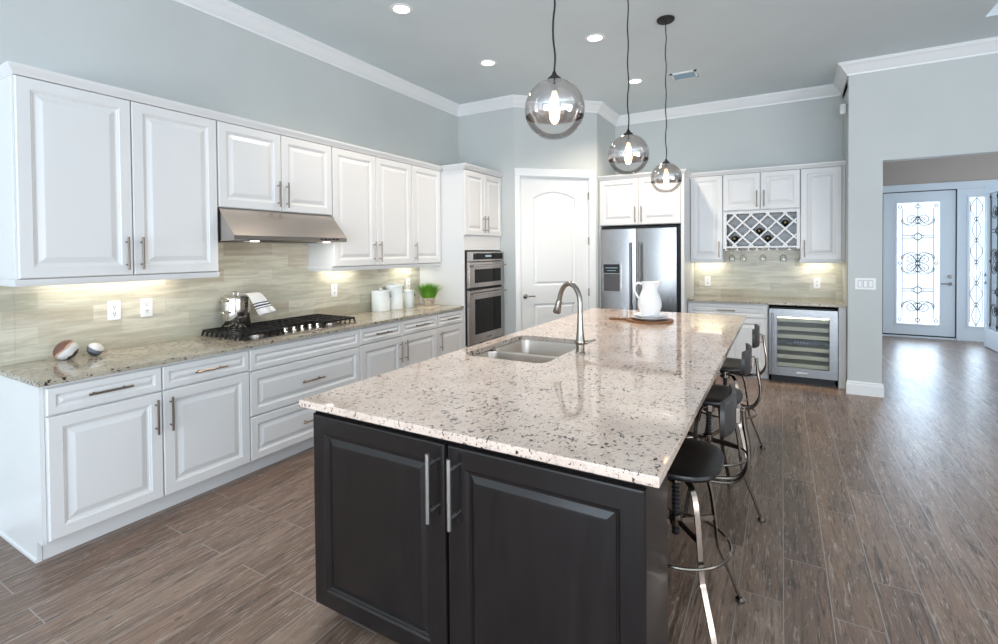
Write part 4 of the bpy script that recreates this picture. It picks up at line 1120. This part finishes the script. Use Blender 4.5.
# ------------------------------------------------------------------ stools
def make_stool(label, az):
    t = thing('bar_stool', label, 'bar stool', (0, 0, 0), 0, 'bar stools at the island')
    # local: faces -x, back at +x
    def se(hx, hy, ex, z, n=40, dx=0):
        out = []
        for k in range(n):
            a = 2*PI*k/n; c, s = math.cos(a), math.sin(a)
            out.append((dx+hx*math.copysign(abs(c)**(2/ex), c), hy*math.copysign(abs(s)**(2/ex), s), z))
        return out
    mb = MB(); mb.loft([se(.16, .18, 3.0, .648), se(.180, .207, 3.0, .652), se(.186, .213, 3.0, .664), se(.182, .209, 3.0, .674), se(.15, .175, 2.9, .679), se(.10, .11, 2.6, .675), se(.02, .02, 2, .673)])
    part(t, 'seat', mb, M_SEAT, ang=50)
    prof = [(.012, .33)]; z = .335
    while z < .60: prof += [(.0165, z), (.0165, z+.006), (.011, z+.009), (.011, z+.014)]; z += .0175
    part(t, 'screw', MB().lathe(prof, n=14), M_BLACKM, ang=20, label='black threaded height screw')
    part(t, 'hub', MB().lathe([(.03, .56), (.035, .565), (.035, .61), (.026, .616), (.026, .630), (.07, .632), (.075, .636), (.075, .643), (.06, .648)], n=24), M_LEG)
    part(t, 'collar', MB().lathe([(.026, .375), (.028, .378), (.028, .418), (.026, .42)], n=16), M_LEG) 
    for k in range(4):
        a = az+k*PI/2; d = Vector((math.cos(a), math.sin(a), 0)); p = Vector((-d.y, d.x, 0))
        P = bez([d*r+Vector((0, 0, z)) for r, z in ((.03, .590), (.09, .598), (.135, .575), (.160, .51), (.178, .40), (.195, .27), (.215, .215), (.262, .11), (.298, .018))], 6)
        lg = part(t, 'leg', MB().strap(P, p, .022, .007), M_LEG)
        part(lg, 'foot_glide', MB().lathe([(.016, 0), (.020, .003), (.020, .014), (.012, .020)], tuple(d*.302), 14), M_LEG)
    part(t, 'foot_ring', MB().tube([(.214*math.cos(2*PI*k/48), .214*math.sin(2*PI*k/48), .315) for k in range(48)], .0065, 8, True), M_LEG)
    mb = MB()
    for k in range(2):
        a = az+k*PI/2; d = Vector((math.cos(a), math.sin(a), 0)); z = .385+.012*k
        mb.strap([d*-.178+Vector((0,0,z)), d*.178+Vector((0,0,z))], (0, 0, 1), .024, .006)
    part(t, 'brace', mb, M_LEG)
    # curved backrest
    L = []
    nb = 12
    for zz, q in ((.830, .80), (.836, .90), (.850, .96), (.875, 1), (.930, 1), (.953, .94), (.964, .82)):
        ring = []
        for k in range(nb+1):
            u = 2*k/nb-1; y = .183*q*u; x = .218-.026*u*u
            ring.append((x, y, zz))
        for k in range(nb+1):
            u = 1-2*k/nb; y = .183*q*u; x = .234-.026*u*u
            ring.append((x, y, zz))
        L.append(ring)
    b = part(t, 'backrest', MB().loft(L), M_BACKR, ang=40)
    part(b, 'bracket', MB().box(.232, .250, -.030, .030, .850, .912, .003), M_LEG, False)
    for s in (-1, 1):
        P = bez([(.259, s*.018, .905), (.264, s*.018, .84), (.278, s*.02, .74), (.270, s*.022, .665), (.225, s*.022, .612), (.12, s*.02, .596), (.03, s*.018, .605)], 7)
        part(t, 'back_support', MB().tube(P, .0075, 8), M_LEG)
    return t
SP = [((3.385, 2.165), math.radians(39), 'near bar stool with a black seat, closest to the island doors'), ((3.39, 3.21), math.radians(-18), 'middle bar stool of the three along the island'), ((3.40, 4.10), math.radians(35), 'far bar stool, closest to the wine cooler')]
for (x, y), az, l in SP:
    o = make_stool(l, az); o.location = (x, y, 0)

# ------------------------------------------------------------------ ceiling fixtures
def pendants():
    R = .128; zc = 2.147
    def make(label):
        t = thing('pendant_light', label, 'pendant light', (0, 0, 0), 0, 'globe pendants over the island')
        part(t, 'canopy', MB().lathe([(.072, 3.480), (.072, 3.468), (.064, 3.458), (.012, 3.455)], n=28), M_CORD)
        P = [(.004*math.sin(k*1.9), .004*math.cos(k*1.3)*(0 < k < 16), zc+R+.03+(3.458-zc-R-.03)*k/16) for k in range(17)]
        P[0] = (0, 0, P[0][2]); P[-1] = (0, 0, 3.457)
        part(t, 'cord', MB().tube(bez(P, 3), .0045, 6), M_CORD)
        part(t, 'socket', MB().lathe([(.006, zc+R+.035), (.012, zc+R+.02), (.030, zc+R+.004), (.030, zc+R-.006), (.016, zc+R-.01), (.016, zc+R-.05)], n=18), M_CORD)
        prof = [(R*math.sin(a), zc+R*math.cos(a)) for a in [.20+(PI-.20-.42)*k/30 for k in range(31)]]
        part(t, 'globe_shade', MB().lathe(prof, n=48, cap0=False, cap1=False), M_GLOBE, label='mirrored smoky glass globe fading to clear', ang=80)
        b = [(.010, zc+R-.05), (.013, zc+.065), (.020, zc+.045), (.022, zc+.0), (.021, zc-.035), (.013, zc-.055), (.002, zc-.060)]
        part(t, 'bulb', MB().lathe(b, n=18), M_BULB, label='glowing filament bulb')
        return t
    spots = ((1.955, 'nearest and largest looking glass globe pendant over the island'), (3.125, 'middle glass globe pendant over the island'), (4.30, 'farthest glass globe pendant, its black canopy in view'))
    p = make(spots[0][1])
    for i, (y, l) in enumerate(spots):
        o = p if i == 0 else copy_tree(p)
        o.location = (2.93, y, 0); o['label'] = l
pendants()
def cans():
    spots = (((1.15, 3.03), 'recessed ceiling light nearest the range hood'), ((1.16, 4.34), 'recessed ceiling light nearest the oven tower'), ((2.30, 4.34), 'recessed ceiling light between the first two pendant cords'), ((2.32, 5.68), 'recessed ceiling light closest to the air vent'))
    proto = None
    for (x, y), l in spots:
        if proto is None:
            t = thing('downlight', l, 'ceiling light', (0, 0, 0), 0, 'recessed ceiling lights')
            part(t, 'trim_ring', MB().lathe([(.062, -.001), (.064, -.006), (.085, -.006), (.092, -.001)], (0, 0, 0), 32, False, False), M_TRIM)
            part(t, 'lens', MB().lathe([(.064, -.0035), (.055, -.0075), (.02, -.009)], (0, 0, 0), 32), M_CAN, label='glowing warm lens')
            proto = t
        else: t = copy_tree(proto)
        t.location = (x, y, H); t['label'] = l
        d = bpy.data.lights.new('downlight_beam', 'SPOT'); d.energy = {3.03: 75, 4.34: 62, 5.68: 150}[y]; d.color = (1, .86, .70); d.spot_size = 2.3; d.spot_blend = .8; d.shadow_soft_size = .06
        q = bpy.data.objects.new('downlight_beam', d); COL.objects.link(q); q.location = (x, y, H-.03)
cans()
def vent():
    t = thing('ceiling_vent', 'small rectangular white air vent in the ceiling', 'vent', (2.84, 5.77, H))
    x0, x1, y0, y1 = 2.705, 2.975, 5.66, 5.88
    mb = MB(); z0, z1 = H-.012, H
    mb.box(x0, x1, y0, y0+.025, z0, z1); mb.box(x0, x1, y1-.025, y1, z0, z1); mb.box(x0, x0+.025, y0, y1, z0, z1); mb.box(x1-.025, x1, y0, y1, z0, z1)
    part(t, 'vent_frame', mb, M_TRIM, False)
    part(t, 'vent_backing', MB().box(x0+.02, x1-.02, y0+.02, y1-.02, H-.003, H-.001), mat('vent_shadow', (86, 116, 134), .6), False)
    mb = MB()
    for k in range(7):
        y = y0+.035+k*.024
        mb.loft([[(x, y, H-.004), (x, y+.012, H-.014), (x, y+.014, H-.013), (x, y+.002, H-.003)] for x in (x0+.025, x1-.025)])
    part(t, 'louver', mb, mat('vent_louver_blue_grey', (140, 166, 182), .5), False)
vent()
